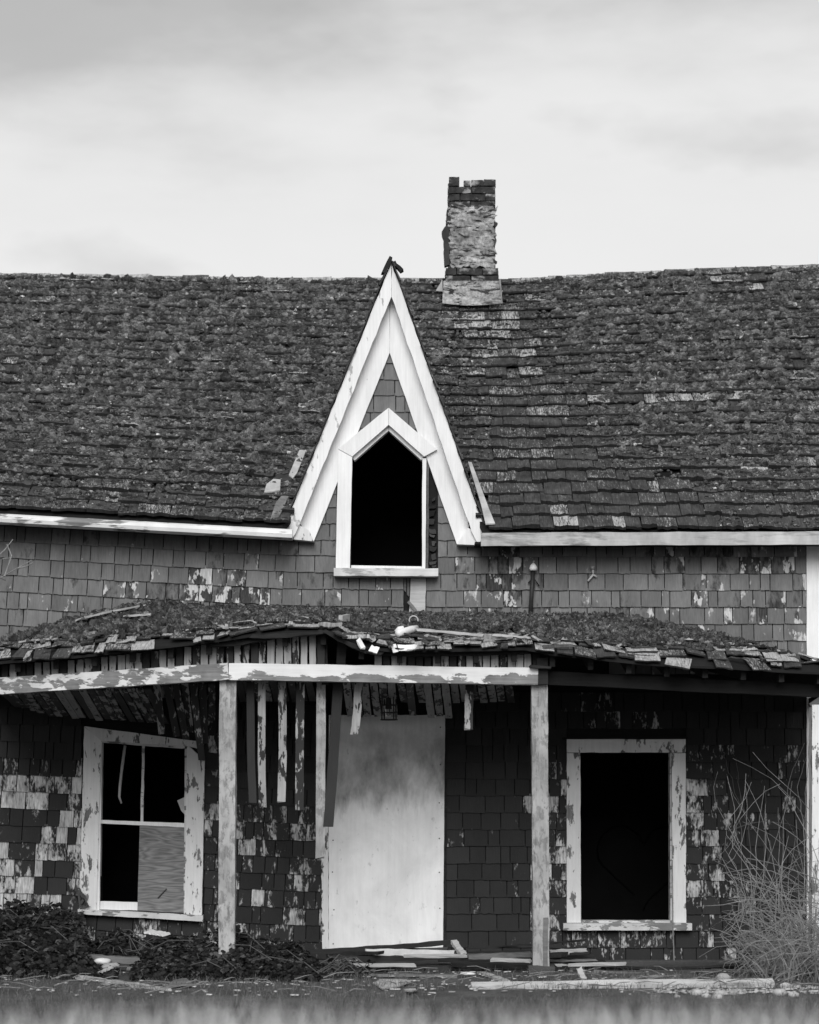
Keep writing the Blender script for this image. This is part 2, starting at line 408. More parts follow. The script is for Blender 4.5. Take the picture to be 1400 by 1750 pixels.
main_roof_mb = MB()
NX = 40; roof_xs = np.linspace(XL-.35, 4.25, NX)
def slab(mb, fn, us, vs, t):
    nu, nv = len(us), len(vs); top = [fn(u, v) for v in vs for u in us]; bot = [p-Vector((0, 0, t)) for p in top]
    f = []
    for j in range(nv-1):
        for i in range(nu-1):
            a = j*nu+i; f.append((a, a+1, a+1+nu, a+nu)); q = nu*nv; f.append((q+a+nu, q+a+1+nu, q+a+1, q+a))
    q = nu*nv
    for i in range(nu-1): f += [(i, q+i, q+i+1, i+1), ((nv-1)*nu+i+1, q+(nv-1)*nu+i+1, q+(nv-1)*nu+i, (nv-1)*nu+i)]
    for j in range(nv-1): f += [(j*nu, (j+1)*nu, q+(j+1)*nu, q+j*nu), (j*nu+nu-1, q+j*nu+nu-1, q+(j+1)*nu+nu-1, (j+1)*nu+nu-1)]
    mb.add(top+bot, f)
def front_slope(x, v): return RP(x, v)-Vector((0, 0, .03))
# deck, split where the gable stands so that it is not seen inside the gable
slab(main_roof_mb, front_slope, [x for x in roof_xs if x < -1.10]+[-1.10], np.linspace(-.01, 1, 10), .05)
slab(main_roof_mb, front_slope, [.62]+[x for x in roof_xs if x > .62], np.linspace(-.01, 1, 10), .05)
def notch(x, w):
    lo, hi = 0.0, 1.0
    for _ in range(25):
        v = (lo+hi)/2
        if RP(x, v).z < gable_z(x): lo = v
        else: hi = v
    return front_slope(x, max(0, lo-.01)+(1-max(0, lo-.01))*w)
slab(main_roof_mb, notch, np.linspace(-1.10, .62, 23), np.linspace(0, 1, 9), .05)
main_roof = main_roof_mb.build('main_roof', M['sheath'], house)
bk = MB(); slab(bk, lambda x, v: Vector((x, RIDGE_Y+(RIDGE_Y-EAVE_Y)*v, itp(x, RIDGE_T)+(itp(x, EAVE_T)-itp(x, RIDGE_T))*v-.03)), roof_xs, np.linspace(0, 1, 6), .05)
bk.build('back_roof', M['rshingle'], house, color=(.2, 0, 0, 1))

# shingle templates: x -.5...5, y 0..1 up the slope, z thickness
def shingle_variants(n, rag):
    out = []
    for k in range(n):
        m = MB(); K = 4; v = []
        for i in range(K+1):
            x = -.5+i/K; y0 = rnd(-rag, rag); zt = 1+rnd(-.25, .25)
            xj = x+(rnd(-.02, .02) if 0 < i < K else 0)
            v += [(xj, y0, 0), (xj, y0, zt), (x, 1, .25), (x, 1, -.2)]
        f = [(0, 1, 2, 3), tuple(4*K+q for q in (3, 2, 1, 0))]
        for i in range(K):
            for q in range(4): f.append((4*i+q, 4*i+(q+1) % 4, 4*i+4+(q+1) % 4, 4*i+4+q))
        m.add(v, f); out.append(m)
    return out
def butt_shade_attr(me):  # marks butt ends dark, painting in the shadow line under each course
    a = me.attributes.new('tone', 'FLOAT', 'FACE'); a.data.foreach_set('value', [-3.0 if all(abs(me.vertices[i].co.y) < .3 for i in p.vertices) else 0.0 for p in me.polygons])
RV = shingle_variants(8, .05); RVM = [m.mesh('roof_shingle', False) for m in RV]
for me in RVM: me.materials.append(M['rshingle']); butt_shade_attr(me)
def face_tones(t): a = np.full(len(RVF)+2, t); a[:len(RVF)][BUTT] = -3.0; return a  # same painted shade on the butts of the joined shingles
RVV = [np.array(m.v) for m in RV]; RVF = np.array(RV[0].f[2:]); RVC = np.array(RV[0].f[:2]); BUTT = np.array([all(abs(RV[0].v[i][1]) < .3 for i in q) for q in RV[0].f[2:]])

def place_mat(org, ux, uy, uz, w, l, t):
    return Matrix(((ux.x*w, uy.x*l, uz.x*t, org.x), (ux.y*w, uy.y*l, uz.y*t, org.y), (ux.z*w, uy.z*l, uz.z*t, org.z), (0, 0, 0, 1)))
def apply(vs, mt):
    A = np.array(mt); return vs@A[:3, :3].T+A[:3, 3]

def mossiness(px, py):
    """how mossy a place of the main roof is, 0..1, from where the moss grows in the photograph"""
    m = .95
    m -= .95*math.exp(-((px-850)/115)**2)*ss(930, 760, py+0)*0+0
    clean = math.exp(-((px-(840+(py-520)*.28))/(95+max(0, py-560)*.55))**2)
    m -= .95*clean
    m -= .75*ss(770, 880, py)
    m += .25*mnoise.noise(Vector((px*.006, py*.009, 5)))
    m += .15*mnoise.noise(Vector((px*.02, py*.03, 8)))
    return m

HOLES = [(85, 608, 12, 6), (1363, 612, 13, 9), (1258, 703, 9, 6), (1102, 686, 8, 5), (422, 630, 5, 8)]
BARE = [(1165, 687, 30, 9), (1205, 687, 11, 9), (1222, 475, 13, 16), (1295, 492, 14, 16), (1105, 690, 18, 9), (22, 640, 13, 26), (68, 692, 8, 12), (1258, 690, 12, 16), (1364, 632, 12, 16), (1385, 690, 8, 18), (1388, 790, 8, 20), (50, 845, 10, 20), (175, 580, 8, 8), (205, 655, 8, 6), (250, 530, 6, 9), (1060, 890, 12, 10), (850, 540, 22, 10)]
def near(q, L_): return any(abs(q[0]-a) < rx and abs(q[1]-b) < ry for a, b, rx, ry in L_)
EXPO = .195; NROW = int(SLOPE_L/EXPO)+1
cands = []
for k in range(NROW):
    x = XL-.3+rnd(0, .1)
    while x < 4.2:
        w = rnd(.09, .24) if random.random() < .8 else rnd(.22, .32)
        xc = x+w/2; v = max(0, k*EXPO/SLOPE_L+rnd(-.004, .004)+(rnd(-.010, .004) if random.random() < .15 and k else 0))
        x += w+.005
        if v > .985: continue
        p = RP(xc, v)
        if in_gable(xc, p.y, .02): continue
        q = px_of(p)
        if random.random() < .012 and q[1] < 860: continue        # missing shingle
        if near((q[0], q[1]-8), HOLES): continue
        tone = rnd(0, .25)
        mz = mossiness(*q)
        if mz < .5: tone = rnd(.15, .42)
        if mz < .45 and random.random() < .14: tone = rnd(.35, .58)
        if 745 < q[0] < 925 and 515 < q[1] < 660: tone = rnd(.25, .75)
        if random.random() < .03: tone = rnd(.6, .9)
        if near((q[0], q[1]-8), BARE): tone = rnd(.45, .85)
        if q[1] < 490: tone = rnd(.2, .9)
        cands.append((k, xc, v, w, tone, q))
inframe = [c for c in cands if -20 < c[5][0] < 1420]
single = set(id(c) for c in inframe[:300])
bulkV, bulkF4, bulkT = [], [], []; off = 0
for c in cands:
    k, xc, v, w, tone, q = c
    ux, uy, uz = roof_frame(xc, v)
    a = rnd(-.03, .03)*(2.5 if random.random() < .06 else 1); ux, uy = ux*math.cos(a)+uy*math.sin(a), uy*math.cos(a)-ux*math.sin(a)
    tilt = rnd(.04, .075)
    uy2 = (uy-uz*tilt).normalized(); uz2 = ux.cross(uy2)
    org = RP(xc, v)+uz*(.012+rnd(0, .008))
    mt = place_mat(org, ux, uy2, uz2, w, min(EXPO*1.45, (1-v)*SLOPE_L), rnd(.020, .036))
    i = random.randrange(8)
    if id(c) in single:
        o = bpy.data.objects.new('shingle', RVM[i]); COL.objects.link(o); o.parent = main_roof; o.matrix_world = mt; o.color = (tone, 0, 0, 1)
    else:
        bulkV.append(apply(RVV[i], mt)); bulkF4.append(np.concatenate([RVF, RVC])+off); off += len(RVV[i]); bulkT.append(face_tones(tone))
link('shingle_field', bulk_mesh('shingle_field', np.concatenate(bulkV), np.concatenate(bulkF4), np.concatenate(bulkT)), M['rshingle'], main_roof, kind='stuff', color=(0, 0, 0, 1))
# ridge caps
x = XL-.3
while x < 4.2:
    w = rnd(.10, .30)
    if not (.36 < x+w/2 < .92):
        m = MB(); z = itp(x+w/2, RIDGE_T)+.02; dz = rnd(-.008, .012); h = rnd(.06, .13)
        m.plank((x, RIDGE_Y-.075, z-.055+dz), (x+w-.006, RIDGE_Y-.075, z-.055+dz+rnd(-.01, .01)), h, .016, (0, 1, .78), 3, .006, ragged=.008)
        o = m.build('ridge_cap', M['rshingle'], main_roof, color=(rnd(.35, 1.1), 0, 0, 1))
        if random.random() < .75:
            m = MB(); m.plank((x, RIDGE_Y+.07, z-.055), (x+w, RIDGE_Y+.07, z-.055), .15, .014, (0, -1, .78), 2, .004); m.build('ridge_cap', M['rshingle'], main_roof, color=(.3, 0, 0, 1))
    x += w

# moss, bulk clumps -------------------------------------------------
def ico(sub):
    bm = bmesh.new(); bmesh.ops.create_icosphere(bm, subdivisions=sub, radius=1.0)
    v = np.array([x.co[:] for x in bm.verts]); f = np.array([[q.index for q in p.verts] for p in bm.faces]); bm.free(); return v, f
ICO1, ICO2 = ico(1), ico(2)
def clumps(name, items, tmpl, jit, mat, **kw):
    """items: (pos, ux, uy, uz, sx, sy, sz, tone)"""
    tv, tf = tmpl; n = len(items); Vs = np.empty((n, len(tv), 3)); T = np.empty((n, len(tf)))
    for i, (p, ux, uy, uz, sx, sy, sz, tone) in enumerate(items):
        q = tv*(1+RNG.normal(0, jit, (len(tv), 1)))
        Vs[i] = np.array(p)+q[:, :1]*np.array(ux)*sx+q[:, 1:2]*np.array(uy)*sy+q[:, 2:]*np.array(uz)*sz; T[i] = tone*RNG.uniform(.45, 1.65, len(tf))
    Fc = (tf[None]+(np.arange(n)*len(tv))[:, None, None]).reshape(-1, 3)
    return link(name, bulk_mesh(name, Vs.reshape(-1, 3), Fc, T.ravel(), False), mat, None, **kw)
it_big, it_small = [], []
def moss_scatter(lst, n, tries, vpow, sx, sy, sz, extra, lift):
    for _ in range(tries):
        if len(lst) >= n: break
        k = random.randrange(NROW); v = (k+.09+.66*random.random()**vpow)*EXPO/SLOPE_L
        if v > .975: continue
        x = rnd(-4.35, 4.25); p = RP(x, v); q = px_of(p)
        if not (-40 < q[0] < 1440): continue
        mz = mossiness(*q)
        if random.random() > mz+extra or in_gable(x, p.y, -.02) or near(q, HOLES) or near(q, BARE): continue
        ux, uy, uz = roof_frame(x, v); s = rnd(.6, 1.3)*(.7+.5*max(0, min(1, mz+.6*mnoise.noise(Vector((x*4, v*26, 2))))))
        lst.append((p+uz*lift, ux, uy, uz, sx*s*rnd(.6, 1.7), sy*s*rnd(.7, 1.3), sz*s*rnd(.5, 1.6), rnd(.3, 1.75) if random.random() < .94 or sx > .02 else rnd(2.5, 4.5)))
moss_scatter(it_big, 9000, 60000, 1.3, .030, .018, .026, -.05, .028)
moss_scatter(it_small, 34000, 130000, 1.5, .017, .010, .013, .16, .036)
clumps('roof_moss', it_big, ICO2, .26, M['moss'], label='thick dark moss growing over the main roof shingles', cat='moss', kind='stuff')
clumps('roof_moss', it_small, ICO1, .25, M['moss'], label='small moss tufts scattered between the main roof shingles', cat='moss', kind='stuff')

# ------------------------------------------------------------------ walls
WT = .14                                  # wall thickness
LWo = (X_(172, 0), X_(317, 0), Z_(1548, 0), Z_(1268, 0))   # window openings x0 x1 z0 z1
RWo = (X_(992, 0), X_(1147, 0), Z_(1576, 0), Z_(1287, 0))
GWx0, GWx1, GWz0 = X_(600, 0), X_(724, 0), Z_(971, 0)
ZT, ZM = 3.60, 2.55
lw = MB(); y0, y1 = 0.004, WT
for a, b in ((XL, LWo[0]), (LWo[1], RWo[0]), (RWo[1], XR)): lw.box(a, b, y0, y1, -.1, ZM)
for w in (LWo, RWo): lw.box(w[0], w[1], y0, y1, -.1, w[2]); lw.box(w[0], w[1], y0, y1, w[3], ZM)
lower_wall = lw.build('lower_wall', M['sheath'], house)
uw = MB()
uw.box(XL, GWx0, y0, y1, ZM, ZT); uw.box(GWx1, XR, y0, y1, ZM, ZT); uw.box(GWx0, GWx1, y0, y1, ZM, GWz0)
# gable triangle with its pointed opening
gx = lambda z: (GA.x-(GA.z-z)*GL+.05, GA.x+(GA.z-z)*GR-.05)
za = Z_(737, 0); zs = Z_(783, 0); xm = X_(664, 0); ztop = Z_(545, 0)
uw.prism([(gx(ZT)[0], ZT), (GWx0, ZT), (GWx0, zs), (xm, za), (xm, ztop)], y0, y1)
uw.prism([(gx(ZT)[1], ZT), (xm, ztop), (xm, za), (GWx1, zs), (GWx1, ZT)], y0, y1)
upper_wall = uw.build('upper_wall', M['sheath'], house)
for x0, x1 in ((XL, XL+WT), (XR-WT, XR)):
    m = MB(); xx = (x0+x1)/2; zr = itp(xx, RIDGE_T)-.12; ze = itp(xx, EAVE_T)+.2
    v = [(x, y, z) for x in (x0, x1) for y, z in ((WT, -.1), (6.9, -.1), (6.9, ze), (RIDGE_Y, zr), (WT, ze))]
    m.add(v, [(0, 1, 2, 3, 4), (9, 8, 7, 6, 5)]+[(i, (i+1) % 5, (i+1) % 5+5, i+5) for i in range(5)])
    m.build('side_wall', M['siding_up'], house, color=(.9, .2, .2, 1))
MB().box(XL, XR, 6.9, 7.04, -.1, 3.75).build('back_wall', M['siding_up'], house, color=(.9, .2, .2, 1))
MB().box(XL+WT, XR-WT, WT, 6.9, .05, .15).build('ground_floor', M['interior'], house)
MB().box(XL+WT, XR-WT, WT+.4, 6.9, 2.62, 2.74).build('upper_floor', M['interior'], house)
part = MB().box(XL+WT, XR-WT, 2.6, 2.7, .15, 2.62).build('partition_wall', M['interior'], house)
m = MB()   # faint spray-painted heart on the partition, seen through the right window
hp = []
for i in range(41):
    t = -math.pi+2*math.pi*i/40; hp.append((X_(1100, 2.6)+.028*16*math.sin(t)**3, 2.594, .80+.028*(13*math.cos(t)-5*math.cos(2*t)-2*math.cos(3*t)-math.cos(4*t))))
m.tube([(a+rnd(-.008, .008), b, c+rnd(-.008, .008)) for a, b, c in hp[4:]], .010, 4); m.build('painted_heart', M['mark'], part, label='faint black spray-painted heart on the inside wall')
# attic: closes the view through the gable window
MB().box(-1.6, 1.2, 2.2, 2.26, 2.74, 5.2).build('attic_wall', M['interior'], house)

# siding shingles ----------------------------------------------------
def siding_variants(n):
    out = []
    for k in range(n):
        K = 3; v = []
        for i in range(K+1):
            x = -.5+i/K; z0 = rnd(-.03, .03)
            v += [(x, 0, z0), (x, -1, z0+rnd(-.005, .005)), (x, -.1, 1), (x, .25, 1)]
        f = [(0, 1, 2, 3), tuple(4*K+q for q in (3, 2, 1, 0))]
        for i in range(K):
            for q in range(4): f.append((4*i+q, 4*i+(q+1) % 4, 4*i+4+(q+1) % 4, 4*i+4+q))
        m = MB(); m.add(v, f); out.append(m)
    return out
SV = siding_variants(8)
SVL = [m.mesh('siding_shingle') for m in SV]; SVU = [m.mesh('siding_shingle') for m in SV]
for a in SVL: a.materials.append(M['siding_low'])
for a in SVU: a.materials.append(M['siding_up'])
SAG_L = [(-400, -50), (0, -37), (140, -32), (400, -14), (550, -9), (760, 0), (1500, 0)]
SAG_U = [(-400, -46), (0, -27), (480, -3), (760, 0), (1500, 0)]
def siding_row(py, sag, x0, x1, parent, meshes, pitch, colf, zmin=None):
    """one course whose butts lie at photo height py between pixels x0 and x1"""
    x = x0
    while x < x1-3:
        w = rnd(14, 34) if random.random() < .72 else rnd(32, 46)
        if x1-(x+w) < 8: w = x1-x
        w = min(w, x1-x)
        xc = x+w/2; s = itp(xc, sag); sl = (itp(xc+20, sag)-itp(xc-20, sag))/40
        o = bpy.data.objects.new('siding_shingle', random.choice(meshes)); COL.objects.link(o); o.parent = parent
        o.location = (X_(xc, 0), -.010, Z_(py+s+rnd(-.7, .7), 0)); o.scale = (w*.005-.0075, .017+rnd(0, .006), pitch*.005+.020)
        o.rotation_euler = (0, math.atan(sl)+rnd(-.006, .006), 0)
        q = colf(xc, py+s); o.color = (q[0], q[1], q[2], 1)
        x += w
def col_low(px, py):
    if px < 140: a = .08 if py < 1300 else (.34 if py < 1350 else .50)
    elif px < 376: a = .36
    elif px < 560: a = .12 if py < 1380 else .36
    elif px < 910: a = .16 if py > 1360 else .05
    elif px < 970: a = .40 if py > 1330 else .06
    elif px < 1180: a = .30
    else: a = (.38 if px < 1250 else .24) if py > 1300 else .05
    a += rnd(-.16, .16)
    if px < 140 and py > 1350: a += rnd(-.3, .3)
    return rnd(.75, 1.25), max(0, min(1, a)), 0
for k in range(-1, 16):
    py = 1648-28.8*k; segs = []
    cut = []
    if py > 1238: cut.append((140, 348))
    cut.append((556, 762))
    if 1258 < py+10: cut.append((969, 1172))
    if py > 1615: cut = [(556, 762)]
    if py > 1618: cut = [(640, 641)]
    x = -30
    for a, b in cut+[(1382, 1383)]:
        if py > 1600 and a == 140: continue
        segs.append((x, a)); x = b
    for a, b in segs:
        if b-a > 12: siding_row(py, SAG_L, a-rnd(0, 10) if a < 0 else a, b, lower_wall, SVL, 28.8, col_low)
def col_up(px, py):
    a = .23+.30*math.exp(-((px-350)/140)**2-((py-1025)/32)**2)+.30*math.exp(-((px-860)/70)**2-((py-1000)/60)**2)
    a += .20*ss(1040, 1200, px)*ss(1060, 960, py)+.10*ss(1000, 1060, py)
    fl = .17+.32*math.exp(-((px-350)/150)**2-((py-1025)/36)**2)+.20*math.exp(-((px-860)/80)**2)+.16*ss(1000, 1200, px)
    return rnd(.82, 1.18), max(0, a+rnd(-.12, .12)), max(0, fl+rnd(-.12, .2))
for k in range(0, 8):
    py = 952+28.6*k
    wl_ = 575 if py < 990 else 655
    segs = [(-30, 576), (748, 1379)] if py-28 < 972 else [(-30, 690), (728, 1379)]
    if py-28 >= 1045: segs = [(-30, 260), (1040, 1379)]
    for a, b in segs: siding_row(py, SAG_U, a, b, upper_wall, SVU, 28.6, col_up)
for py in (621, 649, 677, 705, 733, 761, 789, 817, 845, 867, 895, 923.5):
    l, r = 666-(py-603)*.402-24, 666+(py-603)*.352+24
    l, r = max(l, 480), min(r, 838)
    w0, w1 = (664-(py-697)*1.18, 664+(py-697)*1.18) if py < 770 else (576, 748)
    hw = min(61, max(0, (py-737)*1.35))+1.5 if py < 800 else 0
    if py < 737: segs = [(l, r)]
    elif py < 800: segs = [(l, 664-hw), (664+hw, r)]
    else: segs = [(l, w0), (w1, r)]
    for a, b in segs: siding_row(py, [(0, 0), (1, 0)], a, b, upper_wall, SVU, 28.3, lambda a, b: (rnd(.85, 1.1), rnd(.02, .25), rnd(0, .1)))
# patch of bare boards below the gable window, pipe stub
m = MB(); m.pxpoly([(702, 988), (728, 988), (727, 1050), (699, 1050)], -.022, .004, .8); m.build('patch_board', M['palewood'], upper_wall)
for a in ((690, 988, 1012), (695.5, 988, 1020)): m = MB(); m.pxpoly([(a[0], a[1]), (a[0]+4.5, a[1]), (a[0]+4, a[2]), (a[0], a[2]-4)], -.016, .004, .6); m.build('lath_strip', M['greywood'], upper_wall, color=(.6, 0, 0, 1))
m = MB(); m.plank(P(698, 1028, -.05), P(714, 1048, -.07), .02, .02, (0, 0, 1), 3); m.build('lath_strip', M['greywood'], upper_wall, color=(1, 0, 0, 1))

# corner board at the right
m = MB(); m.pxpoly([(1379, 929), (1404, 929), (1404, 1655), (1379, 1655)], -.045, .004, .6, 20); m.build('corner_board', M['white'], house)

# ------------------------------------------------------------------ eaves
m = MB(); ga = []
xs = [-500, -200, 0, 120, 240, 360, 500]
ring = [(0, -.045), (-.045, -.030), (-.055, .0), (-.045, .030), (-.01, .045), (.03, .045), (.03, -.045)]
vv, ff = [], []
for i, px in enumerate(xs):
    c = P(px, itp(px, [(-500, 861), (0, 887), (495, 914)]), -.38)
    vv += [(c.x, c.y+dy, c.z+dz) for dy, dz in ring]
K = len(ring)
for i in range(len(xs)-1):
    for k in range(K): ff.append((i*K+k, i*K+(k+1) % K, (i+1)*K+(k+1) % K, (i+1)*K+k))
ff += [tuple(range(K))[::-1], tuple((len(xs)-1)*K+k for k in range(K))]
m.add(vv, ff); m.build('gutter', M['gutter'], house, label='white gutter with flaking paint along the left eave')
m = MB(); m.plank(P(822, 922, -.36), P(1560, 919, -.36), .11, .03, (0, 0, 1), 24, .003); m.build('fascia', M['fascia'], house, label='grey bleached fascia board along the right eave')
for px0, px1, a, b in ((-500, 500, 893, 920), (812, 1540, 930, 928)):
    m = MB(); p0, p1 = P(px0, a-27 if px0 < 0 else a, -.34), P(px1, b, -.34)
    m.add([p0, p1, (p1.x, .0, p1.z+.01), (p0.x, .0, p0.z+.01), p0+Vector((0, 0, .02)), p1+Vector((0, 0, .02)), (p1.x, .0, p1.z+.03), (p0.x, .0, p0.z+.03)],
          [(0, 1, 2, 3), (7, 6, 5, 4), (0, 4, 5, 1), (1, 5, 6, 2), (2, 6, 7, 3), (3, 7, 4, 0)]); m.build('eave_soffit', M['sheath'], house)

# ------------------------------------------------------------------ gable (wall dormer)
gable = empty('gable', parent=house)
for side, g in ((-1, GL), (1, GR)):
    # roof slab: from apex down to the eave, back to the valley
    zb = 3.64; yb = 2.55
    top = GA+Vector((0, .037, .0)); bot = Vector((GA.x+side*g*(GA.z-zb), GY+.037, zb)); back = Vector((GA.x, yb, GA.z)); bback = Vector((bot.x, -.1, zb))
    nrm = Vector((side*1, 0, g)).normalized()
    T = [top, bot, bback, back]; m = MB()
    m.add([p for p in T]+[p-nrm*.045 for p in T], [(0, 1, 2, 3), (7, 6, 5, 4)]+[(i, (i+1) % 4, (i+1) % 4+4, i+4) for i in range(4)])
    slabo = m.build('gable_roof', M['sheath'], gable)
    L = (top-bot).length; dn = (bot-top).normalized(); e = .16; Vb, Fb, Tb = [], [], []; of = 0
    n = int(L/e)
    for r in range(n+1):
        org0 = bot-dn*(r*e) if r < n else top+dn*.06
        u = 1-r*e/L; ymax = -.1+(yb+.1)*(1-u)
        y = GY-.03+rnd(-.015, .012)
        while y < ymax:
            w = rnd(.09, .2); org = Vector((org0.x, y+w/2, org0.z))+nrm*.010
            uy = -dn; ux = Vector((0, 1, 0))*(-side); tl = rnd(.03, .07); uy2 = (uy-nrm*tl).normalized(); uz2 = nrm
            mt = place_mat(org, ux, uy2, uz2, w-.004, min(e*1.4, max(.05, L-r*e)), rnd(.008, .016)); i = random.randrange(8)
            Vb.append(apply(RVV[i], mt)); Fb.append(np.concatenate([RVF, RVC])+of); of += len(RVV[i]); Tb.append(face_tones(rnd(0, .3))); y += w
    link('shingle_field', bulk_mesh('shingle_field', np.concatenate(Vb), np.concatenate(Fb), np.concatenate(Tb)), M['rshingle'], slabo, kind='stuff', color=(0, 0, 0, 1))
# splintered peak cap
for a, b in (((655, 468), (668, 440)), ((687, 464), (672, 448))):
    m = MB(); m.plank(P(a[0], a[1], -.17), P(b[0], b[1], -.17), .03, .07, (1, 0, .3), 3, .006, ragged=.012); m.build('peak_cap', M['darkwood'], gable)
# barge boards
m = MB(); m.pxpoly([(669, 450), (669, 507), (505, 912), (497, 922), (487, 897)], GY, GY+.035, .9, 14); m.build('barge_board', M['white2'], gable)
m = MB(); m.pxpoly([(669.4, 450), (830, 908), (818, 932), (806, 908), (669.4, 507)], GY+.001, GY+.034, .9, 14); m.build('barge_board', M['white'], gable)
# soffits under the rake
for side, a, b in ((-1, (667, 508), (512, 895)), (1, (671, 508), (800, 893))):
    p0, p1 = P(a[0], a[1], GY+.034), P(b[0], b[1], GY+.034); sh = Vector((side*.02, 0, .05))
    m = MB(); q = [p0, p1, Vector((p1.x, -.0, p1.z)), Vector((p0.x, -.0, p0.z))]
    m.add(q+[p+sh for p in q], [(0, 1, 2, 3), (7, 6, 5, 4)]+[(i, (i+1) % 4, (i+1) % 4+4, i+4) for i in range(4)]); m.build('rake_soffit', M['white'], gable)
# frieze boards on the wall below the rake
m = MB(); m.pxpoly([(666, 603), (536, 926), (503, 880), (666, 500)], -.050, .003, .3, 20); m.build('frieze_board', M['white'], gable)
m = MB(); m.pxpoly([(666.4, 603), (666.4, 500), (815, 880), (781, 930)], -.049, .003, .3, 20); m.build('frieze_board', M['white'], gable)
# boxed returns
m = MB(); m.pxpoly([(509, 896), (528, 906), (537, 925), (500, 921.5)], GY+.036, .0, .3, 20); m.build('eave_return', M['whitepeel'], gable)
m = MB(); m.pxpoly([(800, 902), (781, 930), (816, 931.5), (806, 905)], GY+.036, .0, .3, 20); m.build('eave_return', M['white'], gable)
# valley flashing
def flash(pts, mat, lift=.05):
    m = MB(); v = []
    for px, py in pts:       # find the roof point behind the pixel
        lo, hi = -.2, .9
        for _ in range(30):
            mid = (lo+hi)/2; y = EAVE_Y+(RIDGE_Y-EAVE_Y)*mid; p = RP(X_(px, y), mid)
            if px_of(p)[1] > py: lo = mid
            else: hi = mid
        y = EAVE_Y+(RIDGE_Y-EAVE_Y)*lo; p = RP(X_(px, y), lo); v.append(p+Vector((0, -.3, .8)).normalized()*(lift+rnd(-.006, .006)))
    n = len(v); d = Vector((0, .005, -.010))
    m.add(v+[p+d for p in v], [tuple(range(n)), tuple(range(2*n-1, n-1, -1))]+[(i, i+n, (i+1) % n+n, (i+1) % n) for i in range(n)])
    return m.build('valley_flashing', mat, gable)
flash([(462, 897), (477, 892), (497, 850), (486, 852), (472, 868)], M['flash'])
flash([(466, 832), (478, 812), (500, 790), (508, 782), (512, 795), (497, 832)], M['tarpaper'], .045)
flash([(452, 853), (456, 838), (468, 831), (480, 832), (479, 848), (466, 851)], M['scrap'], .06)
flash([(494, 823), (512, 781), (524, 779), (508, 820), (501, 828)], M['scrap'], .062)
flash([(800, 800), (806, 800), (836, 880), (846, 905), (830, 905), (822, 872)], M['scrap'], .055)

# gable window
gw = empty('gable_window', parent=house)
tY = -.085
m = MB(); m.pxpoly([(578, 768), (602, 781), (598, 972), (574, 972)], tY, .0, .3, 20); m.build('casing', M['white'], gw)
m = MB(); m.pxpoly([(578, 767), (664, 697), (664, 726), (602, 780)], tY-.002, .0, .3, 20); m.build('casing', M['white'], gw)
m = MB(); m.pxpoly([(664.5, 697), (747, 768), (725, 780), (664.5, 726)], tY-.001, .0, .3, 20); m.build('casing', M['white'], gw)
m = MB(); m.pxpoly([(602, 781), (664, 727), (664, 736), (606, 787)], tY+.05, .06, .3, 20); m.build('window_stop', M['white'], gw)
m = MB(); m.pxpoly([(664.5, 727), (724, 780), (720, 786), (664.5, 736)], tY+.05, .06, .3, 20); m.build('window_stop', M['white'], gw)
m = MB(); m.pxpoly([(722, 783), (729, 783), (727, 972), (721.5, 972)], tY+.03, .12, .4, 20); m.build('jamb', M['white'], gw)
m = MB(); m.plank(P(571, 979, -.07), P(749, 980, -.07), .066, .17, (0, 0, 1), 8, .003); m.build('sill', M['whiteold2'], gw)
m = MB(); m.pxpoly([(600, 966), (722, 968), (722, 973), (600, 973)], -.02, .13); m.build('inner_sill', M['white'], gw)
m = MB(); m.pxpoly([(729, 776), (733.5, 776), (732, 972), (728, 972)], -.03, .01, .5, 12); m.build('stud_edge', M['greywood'], gw, color=(.5, 0, 0, 1))
py = 850
while py < 966:
    h = rnd(3, 11); sk = rnd(-3, 3); m = MB(); x0 = 733+rnd(0, 7) if random.random() < .5 else 733
    m.pxpoly([(x0, py+sk), (747-rnd(0, 4), py-sk*.3), (746-rnd(0, 5), py+h), (x0+rnd(-1, 2), py+h+sk)], -.012-rnd(0, .03), .003, 1.4, 4)
    m.build('lath', M['greywood'], gw, color=(rnd(.04, .35), 0, 0, 1)); py += h+rnd(1, 9)

# ------------------------------------------------------------------ chimney
CY = 3.0; chimney = empty('chimney', (X_(807, CY), CY+.24, 6.2), house)
CW = .46; cx0 = X_(807, CY)
def cz(py): return Z_(py, CY)
def chloc(): return Matrix.Translation(-Vector(chimney.location))
def chb(mb, name, mat, **k): o = mb.build(name, mat, chimney, **k); o.matrix_parent_inverse = Matrix.Translation(-chimney.location); return o
chb(MB().box(cx0-CW/2+.03, cx0+CW/2-.03, CY+.03, CY+CW-.03, 5.9, cz(318)), 'chimney_core', M['tarpaper'])
def brick_mesh():
    m = MB(); m.plank((-.5, 0, 0), (.5, 0, 0), 1, 1, (0, 0, 1), 4, .035, ragged=.012); return m.mesh('brick')
BM = [brick_mesh() for _ in range(6)]
for b in BM: b.materials.append(M['brick'])
def brick(x, y, z, lx, ly, lz):
    o = bpy.data.objects.new('brick', random.choice(BM)); COL.objects.link(o); o.parent = chimney; o.matrix_parent_inverse = Matrix.Translation(-chimney.location)
    if ly > lx: o.rotation_euler = (rnd(-.01, .01), rnd(-.01, .01), math.pi/2); o.scale = (ly, lx, lz)
    else: o.rotation_euler = (rnd(-.02, .02), rnd(-.03, .03), rnd(-.03, .03)); o.scale = (lx, ly, lz)
    o.location = (x+rnd(-.004, .004), y, z)
RH = .0735
rows = [(cz(318)-RH*(i+.5), CW*1.0, i) for i in range(11)]+[(cz(318)-RH*(i+.5), CW*1.14, i) for i in range(11, 15)]
